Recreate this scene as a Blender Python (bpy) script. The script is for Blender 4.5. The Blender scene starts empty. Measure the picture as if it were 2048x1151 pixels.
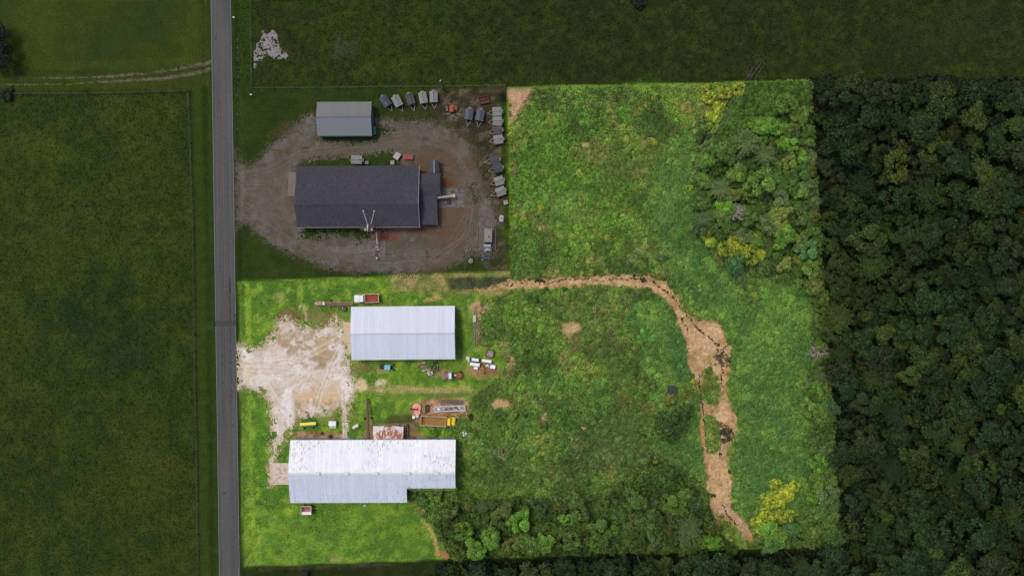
import bpy, math, random
import numpy as np
from mathutils import Vector, Matrix

# ---------------------------------------------------------------- camera, sky, sun, exposure
random.seed(7)
RNG = np.random.default_rng(11)
SC = bpy.context.scene
COL = SC.collection
R = math.radians
MPP, CAMH, CX, CY = 0.15, 208.0, 1024.0, 575.5      # metres per photo pixel on the ground, camera height

cam_d = bpy.data.cameras.new("camera")
cam = bpy.data.objects.new("camera", cam_d)
COL.objects.link(cam)
cam.location = (0, 0, CAMH)
cam_d.sensor_width = 36.0
cam_d.lens = 36.0 * CAMH / (2048 * MPP)
cam_d.clip_start, cam_d.clip_end = 1.0, 12000.0
SC.camera = cam

SUN_DIR = Vector((-0.52, 0.34, 1.2)).normalized()
world = bpy.data.worlds.new("World")
SC.world = world
world.use_nodes = True
wn = world.node_tree.nodes
sky = wn.new("ShaderNodeTexSky")
sky.sky_type = 'NISHITA'
sky.sun_disc = False
sky.sun_elevation = math.asin(SUN_DIR.z)
sky.sun_rotation = math.atan2(SUN_DIR.x, SUN_DIR.y)
sky.air_density = 1.0
sky.dust_density = 4.0
sky.ozone_density = 1.0
wn["Background"].inputs[1].default_value = 0.15
world.node_tree.links.new(sky.outputs[0], wn["Background"].inputs[0])

sun_d = bpy.data.lights.new("sun", 'SUN')
sun_d.energy = 1.25
sun_d.angle = R(12)
sun_d.color = (1.0, 0.95, 0.87)
sun = bpy.data.objects.new("sun", sun_d)
COL.objects.link(sun)
sun.rotation_euler = SUN_DIR.to_track_quat('Z', 'Y').to_euler()
sun.location = (-60, 100, 150)

SC.view_settings.view_transform = 'Standard'
SC.view_settings.look = 'None'
SC.view_settings.gamma = 1.0
SC.view_settings.use_curve_mapping = False
SC.view_settings.exposure = 0.0

# ---------------------------------------------------------------- helpers
def W(px, py, z=0.0):
    """photo pixel of a point that stands z metres above the ground -> world point"""
    k = MPP * (CAMH - z) / CAMH
    return Vector(((px - CX) * k, (CY - py) * k, z))

def lin(c):
    c = c / 255.0
    return c / 12.92 if c <= 0.04045 else ((c + 0.055) / 1.055) ** 2.4

def S(r, g, b, k=1.0):
    return (lin(r) * k, lin(g) * k, lin(b) * k)

def tag(o, label=None, cat=None, group=None, kind=None):
    if label: o["label"] = label
    if cat: o["category"] = cat
    if group: o["group"] = group
    if kind: o["kind"] = kind
    return o

def link(o, parent=None):
    COL.objects.link(o)
    if parent is not None:
        o.parent = parent
    return o

def empty(name, loc, rz=0.0, label=None, cat=None, group=None):
    o = bpy.data.objects.new(name, None)
    o.empty_display_size = 0.5
    o.location = loc
    o.rotation_euler = (0, 0, rz)
    link(o)
    return tag(o, label, cat, group)

# ---- noise on arrays
_T = np.random.default_rng(5).random((256, 256))
def vnoise(x, y, seed=0):
    x = x + seed * 17.31; y = y + seed * 9.77
    xi = np.floor(x).astype(np.int64); yi = np.floor(y).astype(np.int64)
    fx = x - xi; fy = y - yi
    fx = fx * fx * (3 - 2 * fx); fy = fy * fy * (3 - 2 * fy)
    a = _T[yi & 255, xi & 255]; b = _T[yi & 255, (xi + 1) & 255]
    c = _T[(yi + 1) & 255, xi & 255]; d = _T[(yi + 1) & 255, (xi + 1) & 255]
    return (a * (1 - fx) + b * fx) * (1 - fy) + (c * (1 - fx) + d * fx) * fy

def fbm(x, y, scale, octv=4, seed=0):
    t = 0.0; amp = 1.0; tot = 0.0; f = 1.0 / scale
    for o in range(octv):
        t = t + amp * vnoise(x * f, y * f, seed + o * 3)
        tot += amp; amp *= 0.55; f *= 2.03
    return t / tot

def sdf(X, Y, poly):
    """signed distance in pixels to a closed polygon, negative inside"""
    P = np.array(poly, float)
    d = np.full(X.shape, 1e18); ins = np.zeros(X.shape, bool)
    n = len(P)
    for i in range(n):
        x0, y0 = P[i]; x1, y1 = P[(i + 1) % n]
        ex, ey = x1 - x0, y1 - y0
        wx, wy = X - x0, Y - y0
        t = np.clip((wx * ex + wy * ey) / (ex * ex + ey * ey + 1e-9), 0, 1)
        d = np.minimum(d, (wx - ex * t) ** 2 + (wy - ey * t) ** 2)
        if y0 != y1:
            c = ((y0 <= Y) != (y1 <= Y)) & (X < (x1 - x0) * (Y - y0) / (y1 - y0) + x0)
            ins ^= c
    d = np.sqrt(d)
    return np.where(ins, -d, d)

def line_dist(X, Y, pts):
    d = np.full(X.shape, 1e18)
    for (x0, y0), (x1, y1) in zip(pts[:-1], pts[1:]):
        ex, ey = x1 - x0, y1 - y0
        wx, wy = X - x0, Y - y0
        t = np.clip((wx * ex + wy * ey) / (ex * ex + ey * ey + 1e-9), 0, 1)
        d = np.minimum(d, (wx - ex * t) ** 2 + (wy - ey * t) ** 2)
    return np.sqrt(d)

def sstep(a, b, x):
    t = np.clip((x - a) / (b - a), 0, 1)
    return t * t * (3 - 2 * t)

class Canvas:
    """a grid of ground points in photo pixels with a painted colour per point"""
    def __init__(s, xs, ys, base):
        s.xs, s.ys = np.asarray(xs, float), np.asarray(ys, float)
        s.X, s.Y = np.meshgrid(s.xs, s.ys)
        s.C = np.zeros(s.X.shape + (3,)); s.C[:] = base
        w = fbm(s.X, s.Y, 14, 3, 40) - 0.5; v = fbm(s.X, s.Y, 14, 3, 60) - 0.5
        s.wx, s.wy = w * 2, v * 2
    def _sub(s, x0, x1, y0, y1):
        i0, i1 = np.searchsorted(s.xs, [x0, x1]); j0, j1 = np.searchsorted(s.ys, [y0, y1])
        return slice(max(j0 - 1, 0), j1 + 1), slice(max(i0 - 1, 0), i1 + 1)
    def poly(s, pts, col, feather=3, warp=3, a=1.0, patch=0.0, pscale=10):
        P = np.array(pts, float); m = feather + warp + 6
        sl = s._sub(P[:, 0].min() - m, P[:, 0].max() + m, P[:, 1].min() - m, P[:, 1].max() + m)
        X = s.X[sl]; Y = s.Y[sl]
        if X.size == 0: return
        d = sdf(X + s.wx[sl] * warp, Y + s.wy[sl] * warp, pts)
        k = a * sstep(feather, -feather, d)
        if patch:
            k = k * np.clip(1 + patch * 2 * (fbm(X, Y, pscale, 4, 21) - 0.5) * 2, 0, 1)
        s.C[sl] += (np.array(col) - s.C[sl]) * k[..., None]
    def blob(s, cx, cy, rx, ry, col, a=1.0, rot=0.0, rough=1.0, soft=0.5, seed=3):
        r = max(rx, ry) * 1.8 + 4
        sl = s._sub(cx - r, cx + r, cy - r, cy + r)
        X = s.X[sl] - cx; Y = s.Y[sl] - cy
        if X.size == 0: return
        c, q = math.cos(R(rot)), math.sin(R(rot))
        u = (X * c + Y * q) / rx; v = (-X * q + Y * c) / ry
        n = fbm(s.X[sl], s.Y[sl], max(4, min(rx, ry) * 0.7), 4, seed + int(cx)) - 0.5
        d = np.sqrt(u * u + v * v) + n * 1.6 * rough
        k = a * sstep(1 + soft * 0.5, 1 - soft, d)
        s.C[sl] += (np.array(col) - s.C[sl]) * k[..., None]
    def line(s, pts, col, w, a=1.0, feather=1.5, rough=0.6, seed=9):
        P = np.array(pts, float); m = w + feather + 8
        sl = s._sub(P[:, 0].min() - m, P[:, 0].max() + m, P[:, 1].min() - m, P[:, 1].max() + m)
        X = s.X[sl]; Y = s.Y[sl]
        if X.size == 0: return
        d = line_dist(X + s.wx[sl] * 2, Y + s.wy[sl] * 2, pts) + (fbm(X, Y, 7, 3, seed) - 0.5) * 2 * w * rough
        k = a * sstep(w + feather, w - feather, d)
        s.C[sl] += (np.array(col) - s.C[sl]) * k[..., None]
    def mottle(s, pts, col, amt, scale, seed, thr=0.52, soft=0.08, feather=4):
        P = np.array(pts, float)
        sl = s._sub(P[:, 0].min() - 8, P[:, 0].max() + 8, P[:, 1].min() - 8, P[:, 1].max() + 8)
        X = s.X[sl]; Y = s.Y[sl]
        if X.size == 0: return
        k = amt * sstep(thr - soft, thr + soft, fbm(X, Y, scale, 5, seed)) * sstep(feather, -feather, sdf(X, Y, pts))
        s.C[sl] += (np.array(col) - s.C[sl]) * k[..., None]
    def vary(s, pts, amt, scale, seed):
        P = np.array(pts, float)
        sl = s._sub(P[:, 0].min() - 8, P[:, 0].max() + 8, P[:, 1].min() - 8, P[:, 1].max() + 8)
        X = s.X[sl]; Y = s.Y[sl]
        if X.size == 0: return
        k = 1 + amt * (fbm(X, Y, scale, 4, seed) - 0.5) * 2 * sstep(4, -4, sdf(X, Y, pts))
        s.C[sl] *= k[..., None]

def grid_mesh(name, X, Y, Z, C, keep, mat):
    """mesh from grid arrays (pixels), keep = boolean per cell"""
    ny, nx = X.shape
    co = np.stack([(X - CX) * MPP, (CY - Y) * MPP, Z], -1).reshape(-1, 3)
    idx = np.arange(ny * nx).reshape(ny, nx)
    q = np.stack([idx[1:, :-1], idx[1:, 1:], idx[:-1, 1:], idx[:-1, :-1]], -1)[keep]
    used = np.zeros(ny * nx, bool); used[q.ravel()] = True
    remap = np.cumsum(used) - 1
    q = remap[q]; co = co[used]; cc = C.reshape(-1, 3)[used]
    me = bpy.data.meshes.new(name)
    me.vertices.add(len(co)); me.vertices.foreach_set("co", co.ravel().astype(np.float32))
    nf = len(q)
    me.loops.add(nf * 4); me.loops.foreach_set("vertex_index", q.ravel().astype(np.int32))
    me.polygons.add(nf)
    me.polygons.foreach_set("loop_start", np.arange(0, nf * 4, 4, dtype=np.int32))
    me.update(calc_edges=True)
    me.shade_smooth()
    at = me.attributes.new("painted_colour", 'FLOAT_COLOR', 'POINT')
    rgba = np.ones((len(co), 4), np.float32); rgba[:, :3] = np.clip(cc, 0.002, 0.9)
    at.data.foreach_set("color", rgba.ravel())
    me.materials.append(mat)
    o = bpy.data.objects.new(name, me)
    return link(o)

# ---------------------------------------------------------------- materials
def new_mat(name):
    m = bpy.data.materials.new(name); m.use_nodes = True
    nt = m.node_tree
    return m, nt, nt.nodes, nt.links, nt.nodes["Principled BSDF"]

def mathn(nt, op, a, b=None):
    n = nt.nodes.new("ShaderNodeMath"); n.operation = op
    for i, v in enumerate((a, b)):
        if v is None: continue
        if isinstance(v, (int, float)): n.inputs[i].default_value = v
        else: nt.links.new(v, n.inputs[i])
    return n.outputs[0]

def noise_out(nt, vec, scale, detail=3, rough=0.6, stretch=None):
    if stretch:
        mp = nt.nodes.new("ShaderNodeMapping"); mp.inputs["Scale"].default_value = stretch
        nt.links.new(vec, mp.inputs[0]); vec = mp.outputs[0]
    n = nt.nodes.new("ShaderNodeTexNoise")
    n.inputs["Scale"].default_value = scale; n.inputs["Detail"].default_value = detail
    n.inputs["Roughness"].default_value = rough
    nt.links.new(vec, n.inputs["Vector"])
    return n.outputs[0]

def maprange(nt, v, a, b, c, d):
    n = nt.nodes.new("ShaderNodeMapRange")
    nt.links.new(v, n.inputs[0])
    for i, x in enumerate((a, b, c, d)): n.inputs[i + 1].default_value = x
    return n.outputs[0]

def mixc(nt, fac, a, b, mode='MIX'):
    n = nt.nodes.new("ShaderNodeMix"); n.data_type = 'RGBA'; n.blend_type = mode
    for sock, v in ((n.inputs[0], fac), (n.inputs[6], a), (n.inputs[7], b)):
        if isinstance(v, (int, float)): sock.default_value = v
        elif isinstance(v, (tuple, list)): sock.default_value = (v[0], v[1], v[2], 1)
        else: nt.links.new(v, sock)
    return n.outputs[2]

def ground_mat(name, speck=0.5, fine=2.2, mid=0.35, bump=0.3, rough=0.95, dark=None, hue=None):
    """painted colour from the mesh, broken up by two sizes of noise"""
    m, nt, N, L, bs = new_mat(name)
    tc = N.new("ShaderNodeTexCoord"); at = N.new("ShaderNodeAttribute"); at.attribute_name = "painted_colour"
    f1 = noise_out(nt, tc.outputs["Object"], fine, 2, 0.7)
    f2 = noise_out(nt, tc.outputs["Object"], mid, 4, 0.65)
    g1 = maprange(nt, f1, 0.3, 0.7, 1 - speck, 1 + speck)
    g2 = maprange(nt, f2, 0.3, 0.7, 1 - speck * 0.55, 1 + speck * 0.55)
    g = mathn(nt, 'MULTIPLY', g1, g2)
    vm = N.new("ShaderNodeVectorMath"); vm.operation = 'SCALE'
    L.new(at.outputs["Color"], vm.inputs[0]); L.new(g, vm.inputs["Scale"])
    c = vm.outputs[0]
    if hue:
        f3 = noise_out(nt, tc.outputs["Object"], mid * 1.7, 3, 0.6)
        c = mixc(nt, maprange(nt, f3, 0.45, 0.7, 0, 0.45), c, mixc(nt, 1.0, c, hue, 'MULTIPLY'))
    L.new(c, bs.inputs["Base Color"])
    bs.inputs["Roughness"].default_value = rough
    bs.inputs["Specular IOR Level"].default_value = 0.15
    bp = N.new("ShaderNodeBump"); bp.inputs["Strength"].default_value = bump; bp.inputs["Distance"].default_value = 0.25
    L.new(f1, bp.inputs["Height"]); L.new(bp.outputs[0], bs.inputs["Normal"])
    return m

_mats = {}
def mat(name, col, rough=0.6, metal=0.0, var=0.12, scale=1.5, dirt=None, dirt_amt=0.5, dirt_scale=2.0,
        dirt_stretch=None, thr=(0.5, 0.65), spec=0.4, bump=0.0):
    """painted or raw surface: colour with grain, plus patches of a second colour (rust, grime)"""
    if name in _mats: return _mats[name]
    m, nt, N, L, bs = new_mat(name)
    tc = N.new("ShaderNodeTexCoord"); v = tc.outputs["Object"]
    f = noise_out(nt, v, scale, 4, 0.65)
    c = mixc(nt, 1.0, col, maprange(nt, f, 0.25, 0.75, 1 - var, 1 + var), 'MULTIPLY')
    if dirt:
        d = noise_out(nt, v, dirt_scale, 5, 0.7, dirt_stretch)
        c = mixc(nt, maprange(nt, d, thr[0], thr[1], 0, dirt_amt), c, dirt)
    L.new(c, bs.inputs["Base Color"])
    bs.inputs["Roughness"].default_value = rough
    bs.inputs["Metallic"].default_value = metal
    bs.inputs["Specular IOR Level"].default_value = spec
    if bump:
        bp = N.new("ShaderNodeBump"); bp.inputs["Strength"].default_value = bump; bp.inputs["Distance"].default_value = 0.1
        L.new(f, bp.inputs["Height"]); L.new(bp.outputs[0], bs.inputs["Normal"])
    _mats[name] = m
    return m

def leaf_mat(name, source, trans=0.25):
    """foliage: colour from the object or the instance, varied leaf by leaf"""
    m, nt, N, L, bs = new_mat(name)
    if source == 'object':
        oi = N.new("ShaderNodeObjectInfo"); base = oi.outputs["Color"]
    else:
        a = N.new("ShaderNodeAttribute"); a.attribute_type = 'INSTANCER'; a.attribute_name = "tint"; base = a.outputs["Color"]
    lv = N.new("ShaderNodeAttribute"); lv.attribute_name = "leaf_tone"
    c = mixc(nt, 1.0, base, lv.outputs["Color"], 'MULTIPLY')
    L.new(c, bs.inputs["Base Color"])
    bs.inputs["Roughness"].default_value = 0.6
    bs.inputs["Specular IOR Level"].default_value = 0.25
    tr = N.new("ShaderNodeBsdfTranslucent"); L.new(c, tr.inputs[0])
    mx = N.new("ShaderNodeMixShader"); mx.inputs[0].default_value = trans
    L.new(bs.outputs[0], mx.inputs[1]); L.new(tr.outputs[0], mx.inputs[2])
    L.new(mx.outputs[0], N["Material Output"].inputs[0])
    return m

# ---------------------------------------------------------------- mesh builder
class MB:
    def __init__(s): s.v = []; s.f = []
    def add(s, vs, fs, M=None):
        o = len(s.v)
        s.v += [tuple(M @ Vector(p)) if M is not None else tuple(p) for p in vs]
        s.f += [tuple(i + o for i in f) for f in fs]
        return s
    def box(s, cx, cy, cz, sx, sy, sz, rz=0, tx=1.0, ty=1.0, M=None, ry=0, rx=0):
        """cz = bottom; tx, ty = scale of the top face"""
        a, b = sx / 2, sy / 2
        vs = [(-a, -b, 0), (a, -b, 0), (a, b, 0), (-a, b, 0),
              (-a * tx, -b * ty, sz), (a * tx, -b * ty, sz), (a * tx, b * ty, sz), (-a * tx, b * ty, sz)]
        fs = [(0, 3, 2, 1), (4, 5, 6, 7), (0, 1, 5, 4), (1, 2, 6, 5), (2, 3, 7, 6), (3, 0, 4, 7)]
        T = Matrix.Translation((cx, cy, cz)) @ Matrix.Rotation(rz, 4, 'Z') @ Matrix.Rotation(ry, 4, 'Y') @ Matrix.Rotation(rx, 4, 'X')
        return s.add(vs, fs, (M @ T) if M is not None else T)
    def tube(s, p0, p1, r0, r1=None, n=10, cap=True):
        r1 = r0 if r1 is None else r1
        p0, p1 = Vector(p0), Vector(p1); d = (p1 - p0)
        q = d.to_track_quat('Z', 'Y')
        vs = []
        for p, r in ((p0, r0), (p1, r1)):
            for i in range(n):
                a = 2 * math.pi * i / n
                vs.append(p + q @ Vector((math.cos(a) * r, math.sin(a) * r, 0)))
        fs = [(i, (i + 1) % n, n + (i + 1) % n, n + i) for i in range(n)]
        if cap: fs += [tuple(range(n - 1, -1, -1)), tuple(range(n, 2 * n))]
        return s.add(vs, fs)
    def slab(s, top, t):
        """top = 4 corners counter-clockwise seen from above; thickness t downwards"""
        n = len(top); vs = [tuple(p) for p in top] + [(p[0], p[1], p[2] - t) for p in top]
        fs = [tuple(range(n)), tuple(range(2 * n - 1, n - 1, -1))] + [(i, n + i, n + (i + 1) % n, (i + 1) % n) for i in range(n)]
        return s.add(vs, fs)
    def lathe(s, prof, c=(0, 0, 0), n=16, axis='Z'):
        vs = []; fs = []
        for r, z in prof:
            for i in range(n):
                a = 2 * math.pi * i / n
                p = (math.cos(a) * r, math.sin(a) * r, z)
                if axis == 'X': p = (p[2], p[0], p[1])
                if axis == 'Y': p = (p[0], p[2], p[1])
                vs.append((p[0] + c[0], p[1] + c[1], p[2] + c[2]))
        for k in range(len(prof) - 1):
            for i in range(n):
                fs.append((k * n + i, k * n + (i + 1) % n, (k + 1) * n + (i + 1) % n, (k + 1) * n + i))
        fs += [tuple(range(n - 1, -1, -1)), tuple(range((len(prof) - 1) * n, len(prof) * n))]
        return s.add(vs, fs)
    def build(s, name, m, parent=None, loc=(0, 0, 0), bevel=0.0, label=None, rz=0.0):
        me = bpy.data.meshes.new(name); me.from_pydata(s.v, [], s.f)
        me.materials.append(m); me.validate(); me.update()
        o = bpy.data.objects.new(name, me); o.location = loc; o.rotation_euler = (0, 0, rz)
        link(o, parent)
        if bevel:
            b = o.modifiers.new("soft_edges", 'BEVEL'); b.width = bevel; b.segments = 2; b.limit_method = 'ANGLE'
        if label: o["label"] = label
        return o

def BX(*a, **k): return MB().box(*a, **k)

def copy_tree(o, parent=None):
    c = o.copy(); COL.objects.link(c); c.parent = parent
    for ch in list(o.children): copy_tree(ch, c)
    return c
# ---------------------------------------------------------------- outlines of the land, in photo pixels
PLOT = [(476, 563), (1029, 542), (1016, 174), (1620, 160), (1679, 1090), (486, 1132)]
CREEK = [(1022, 556), (1045, 552), (1080, 556), (1150, 549), (1200, 546), (1260, 545), (1305, 548), (1335, 562), (1355, 590), (1375, 622), (1395, 637), (1430, 638), (1450, 655), (1455, 680),
         (1467, 690), (1465, 730), (1455, 760), (1457, 790), (1466, 815), (1478, 832), (1476, 862), (1464, 890), (1456, 915), (1462, 940), (1469, 962), (1463, 985), (1466, 1012), (1482, 1030),
         (1500, 1052), (1514, 1082), (1484, 1084), (1476, 1062), (1458, 1042), (1440, 1048), (1424, 1034), (1413, 1005), (1411, 960), (1405, 920), (1398, 880), (1397, 830), (1401, 790), (1382, 760),
         (1371, 720), (1368, 680), (1352, 650), (1345, 620), (1328, 600), (1300, 583), (1260, 575), (1200, 572), (1120, 578), (1060, 580), (1010, 580), (960, 586), (948, 580), (985, 572)]
ISLANDS = [[(1408, 740), (1422, 736), (1436, 756), (1440, 785), (1430, 812), (1412, 806), (1402, 780)],
           [(1410, 834), (1424, 826), (1436, 848), (1442, 880), (1434, 908), (1420, 906), (1412, 870)],
           [(1436, 1030), (1446, 1034), (1456, 1056), (1466, 1082), (1450, 1086), (1440, 1060)]]
WATER = [[(1020, 569), (1040, 566), (1052, 560), (1068, 554), (1080, 560), (1092, 567), (1110, 563), (1140, 560), (1172, 556), (1198, 561), (1230, 557), (1262, 558), (1275, 556)],
         [(1275, 556), (1302, 561), (1316, 572), (1335, 583), (1352, 600), (1368, 622), (1382, 640), (1398, 658), (1420, 676), (1436, 690)],
         [(1364, 636), (1378, 664)], [(1440, 700), (1454, 690)], [(1398, 738), (1399, 770), (1404, 800), (1410, 840), (1412, 880), (1416, 905)],
         [(1443, 720), (1446, 780)], [(1446, 1010), (1460, 1035), (1476, 1052)], [(1454, 1046), (1462, 1074)], [(1425, 880), (1440, 900)]]
POOLS = [(1272, 550, 9, 5), (1442, 712, 6, 14), (1432, 727, 8, 3), (1462, 722, 7, 7), (1450, 862, 12, 6), (1456, 872, 8, 8), (1447, 880, 6, 4), (1441, 908, 4, 3),
         (1080, 562, 6, 5), (1288, 559, 5, 4), (1425, 991, 10, 3), (1304, 553, 3, 4), (1436, 868, 6, 3)]
LOT_N = [(468, 300), (474, 315), (482, 327), (496, 330), (512, 322), (526, 308), (538, 292), (562, 270), (580, 252), (602, 236), (622, 226), (636, 236), (636, 275), (744, 275), (744, 232),
         (772, 236), (802, 241), (862, 242), (886, 249), (905, 258), (922, 270), (936, 284), (948, 305), (960, 336), (972, 380), (982, 400), (990, 415), (1002, 440), (990, 470), (985, 510),
         (966, 520), (948, 508), (930, 522), (900, 536), (850, 546), (790, 549), (700, 546), (642, 535), (600, 516), (562, 500), (536, 486), (512, 464), (498, 452), (486, 447), (476, 456), (470, 470)]
LOT_S = [(474, 690), (484, 690), (500, 697), (520, 693), (534, 682), (545, 662), (556, 640), (575, 632), (600, 650), (630, 656), (655, 650), (664, 636), (672, 628), (680, 640), (688, 645), (698, 690), (702, 722), (706, 752), (716, 768),
         (706, 792), (699, 830), (694, 880), (681, 880), (684, 835), (678, 812), (660, 836), (640, 838), (616, 834), (598, 846), (574, 868), (572, 884), (556, 900), (550, 925), (546, 968), (539, 970), (536, 930), (541, 890), (541, 845), (534, 800), (522, 786), (502, 778), (484, 775), (475, 778)]
LAWN = [(480, 563), (1024, 546), (1024, 575), (960, 596), (938, 610), (936, 700), (1006, 712), (1000, 748), (950, 778), (936, 800), (935, 850), (905, 866), (914, 880), (912, 980), (816, 980),
        (820, 1008), (850, 1034), (868, 1062), (900, 1115), (486, 1130)]
TOP = [(-150, -150), (2300, -150), (2300, 158), (1014, 172), (480, 172), (466, -150)]
NLAWN = [(464, 172), (1014, 176), (1028, 542), (470, 563)]
WFIELD = [(-200, 185), (378, 180), (386, 400), (390, 700), (395, 1000), (397, 1350), (-200, 1350)]
ALLP = [(-300, -300), (2500, -300), (2500, 1500), (-300, 1500)]

def far_axis(lo, hi, step, reach):
    core = np.arange(lo, hi + step, step, dtype=float)
    out, d = [], step
    x = 0.0
    while x < reach:
        d *= 1.35; x += d; out.append(x)
    out = np.array(out)
    return np.concatenate([(lo - out)[::-1], core, core[-1] + out])

def paint_ground(c):
    A = c
    # land west of the road; dimming outside the plot painted into its greens
    A.poly([(-9000, -9000), (430, -9000), (420, 180), (-9000, 190)], S(48, 60, 22), 2, 2)
    A.mottle([(-150, -150), (418, -150), (418, 150), (-150, 150)], S(40, 54, 24), 0.8, 90, 2)
    A.blob(240, 60, 70, 60, S(40, 54, 25), 0.7); A.blob(60, 40, 60, 70, S(56, 70, 24), 0.6); A.blob(385, 60, 22, 90, S(54, 68, 20), 0.7)
    A.line([(-150, 133), (150, 133), (380, 120)], S(54, 66, 24), 8, 0.6)
    A.poly(WFIELD, S(47, 59, 22), 1.5, 1)
    A.mottle(WFIELD, S(38, 54, 22), 0.85, 110, 8, 0.5, 0.08)
    A.blob(200, 640, 120, 90, S(26, 46, 22), 0.9, 20); A.blob(130, 740, 80, 60, S(32, 52, 22), 0.6); A.blob(60, 900, 90, 120, S(36, 50, 20), 0.5); A.blob(290, 650, 60, 18, S(30, 48, 22), 0.6)
    A.mottle(WFIELD, S(58, 70, 24), 0.45, 24, 31, 0.56, 0.1)
    A.mottle(WFIELD, S(36, 50, 20), 0.4, 9, 33, 0.56, 0.08)
    for xx in (188, 245, 313, 335):
        A.line([(xx, 560), (xx + 4, 820), (xx + 8, 1200)], S(30, 42, 18), 0.9, 0.55)
    for i_, xx in enumerate(range(16, 380, 26)):
        A.line([(xx, 190), (xx + 3, 620), (xx + 9, 1300)], S(38, 50, 20) if i_ % 2 else S(58, 68, 26), 1.0, 0.3)
    A.blob(90, 300, 60, 30, S(62, 70, 30), .5); A.blob(300, 950, 50, 70, S(58, 66, 26), .5); A.blob(60, 780, 40, 20, S(60, 66, 28), .5)
    A.line([(290, 648), (385, 650)], S(52, 44, 24), 4, 0.45); A.blob(381, 650, 12, 5, S(70, 52, 30), 0.6)
    A.line([(1, 190), (200, 188), (376, 184)], S(30, 42, 18), 2.5, 0.7)
    A.line([(380, 184), (387, 500), (392, 800), (398, 1300)], S(34, 40, 22), 1.6, 0.8)
    A.poly([(388, 180), (420, 180), (440, 1300), (402, 1300)], S(45, 60, 20), 3, 1)
    A.line([(412, 180), (420, 600), (430, 1300)], S(30, 50, 18), 6, 0.7)
    A.line([(414, -150), (415, 96)], S(28, 42, 20), 2, 0.8)
    # pasture north, its colours dimmed like all land outside the plot
    A.poly(TOP, S(42, 56, 19), 2, 1)
    A.poly([(900, -200), (9000, -200), (9000, 165), (1000, 172)], S(36, 46, 19), 90, 20)
    A.mottle(TOP, S(32, 42, 18), 0.7, 70, 5, 0.52, 0.12); A.mottle(TOP, S(54, 64, 24), 0.5, 16, 15, 0.56, 0.1); A.mottle(TOP, S(28, 38, 17), 0.6, 9, 18, 0.57, 0.08)
    A.blob(690, 95, 26, 22, S(58, 64, 58), 0.5); A.blob(1900, 60, 90, 60, S(44, 52, 24), 0.4); A.blob(760, 140, 60, 20, S(56, 68, 26), 0.4)
    A.poly([(465, -200), (502, -200), (503, 172), (468, 172)], S(38, 58, 18), 2, 1)
    A.line([(474, 20), (476, 300)], S(44, 42, 26), 1.6, 0.7); A.line([(472, -150), (474, 180)], S(24, 42, 16), 3, 0.6)
    A.poly([(500, 174), (1014, 170), (1014, 178), (500, 182)], S(48, 60, 22), 2, 1)
    # neighbour's lawn and yard edge, with the outside dimming in their colours
    A.poly(NLAWN, S(37, 54, 22), 2, 1)
    A.mottle(NLAWN, S(46, 58, 24), 0.7, 40, 25, 0.5, 0.1); A.mottle(NLAWN, S(32, 46, 18), 0.4, 8, 26, 0.55, 0.1)
    A.poly([(880, 180), (1016, 176), (1028, 542), (985, 535), (1000, 440), (975, 380), (940, 280), (905, 252), (860, 215)], S(46, 44, 26), 6, 5)
    A.mottle([(860, 178), (1016, 178), (1028, 542), (960, 535), (930, 270), (880, 245)], S(74, 68, 60), 0.7, 18, 27, 0.52, 0.06)
    A.poly([(770, 226), (870, 196), (1016, 178), (1028, 542), (985, 535), (1000, 440), (975, 380), (940, 280), (905, 252), (860, 236)], S(58, 50, 38), 10, 6, 0.55)
    A.mottle([(860, 178), (1016, 178), (1028, 542), (960, 535), (930, 270), (880, 245)], S(36, 46, 20), 0.6, 14, 29, 0.56, 0.05); A.mottle([(860, 178), (1016, 178), (1028, 542), (960, 535), (930, 270), (880, 245)], S(96, 84, 74), 0.6, 8, 129, 0.58, 0.05)
    A.poly([(1000, 180), (1016, 178), (1028, 540), (1012, 520)], S(26, 24, 18), 5, 3, 0.9)
    A.blob(990, 180, 20, 8, S(70, 60, 54), 0.8)
    for i_ in range(0, len(LOT_N)): 
        x_, y_ = LOT_N[i_]; A.blob(x_, y_, 8, 6, S(62, 60, 36), .6)
    A.line([(490, 445), (476, 560)], S(26, 44, 12), 6, 0.5)
    A.blob(560, 262, 24, 12, S(66, 56, 34), 0.6, -30)
    for x, y, rx, ry in ((700, 278, 60, 5), (770, 255, 14, 8), (560, 253, 10, 6)):
        A.blob(x, y, rx, ry, S(48, 50, 26), 0.6)
    # the plot: mown lawn
    A.poly(PLOT, S(93, 129, 46), 1.2, 0.6)
    A.poly(LAWN, S(82, 116, 40), 3, 2)
    A.mottle(LAWN, S(112, 142, 46), 0.6, 34, 41, 0.52, 0.1); A.mottle(LAWN, S(70, 106, 38), 0.8, 46, 43, 0.52, 0.1)
    A.mottle(LAWN, S(136, 160, 60), 0.6, 12, 45, 0.58, 0.07); A.mottle(LAWN, S(66, 108, 34), 0.5, 9, 47, 0.57, 0.07)
    A.line([(494, 570), (500, 690)], S(122, 152, 46), 5, 0.7); A.line([(498, 790), (508, 1110)], S(122, 152, 46), 4, 0.6); A.line([(484, 570), (490, 680)], S(70, 84, 40), 1.8, 0.7)
    A.line([(486, 780), (492, 1125)], S(98, 112, 50), 2, 0.6); A.line([(518, 800), (526, 980)], S(76, 120, 34), 8, 0.6)
    A.poly([(560, 1010), (840, 1010), (870, 1100), (520, 1120)], S(76, 112, 38), 20, 10, 0.7)
    A.mottle([(500, 1010), (850, 1010), (880, 1110), (500, 1125)], S(116, 146, 50), 0.5, 16, 52, 0.55, 0.08)
    A.blob(575, 1022, 10, 12, S(140, 165, 50), 0.7); A.blob(670, 1118, 16, 3, S(160, 140, 105), 0.7)
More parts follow.
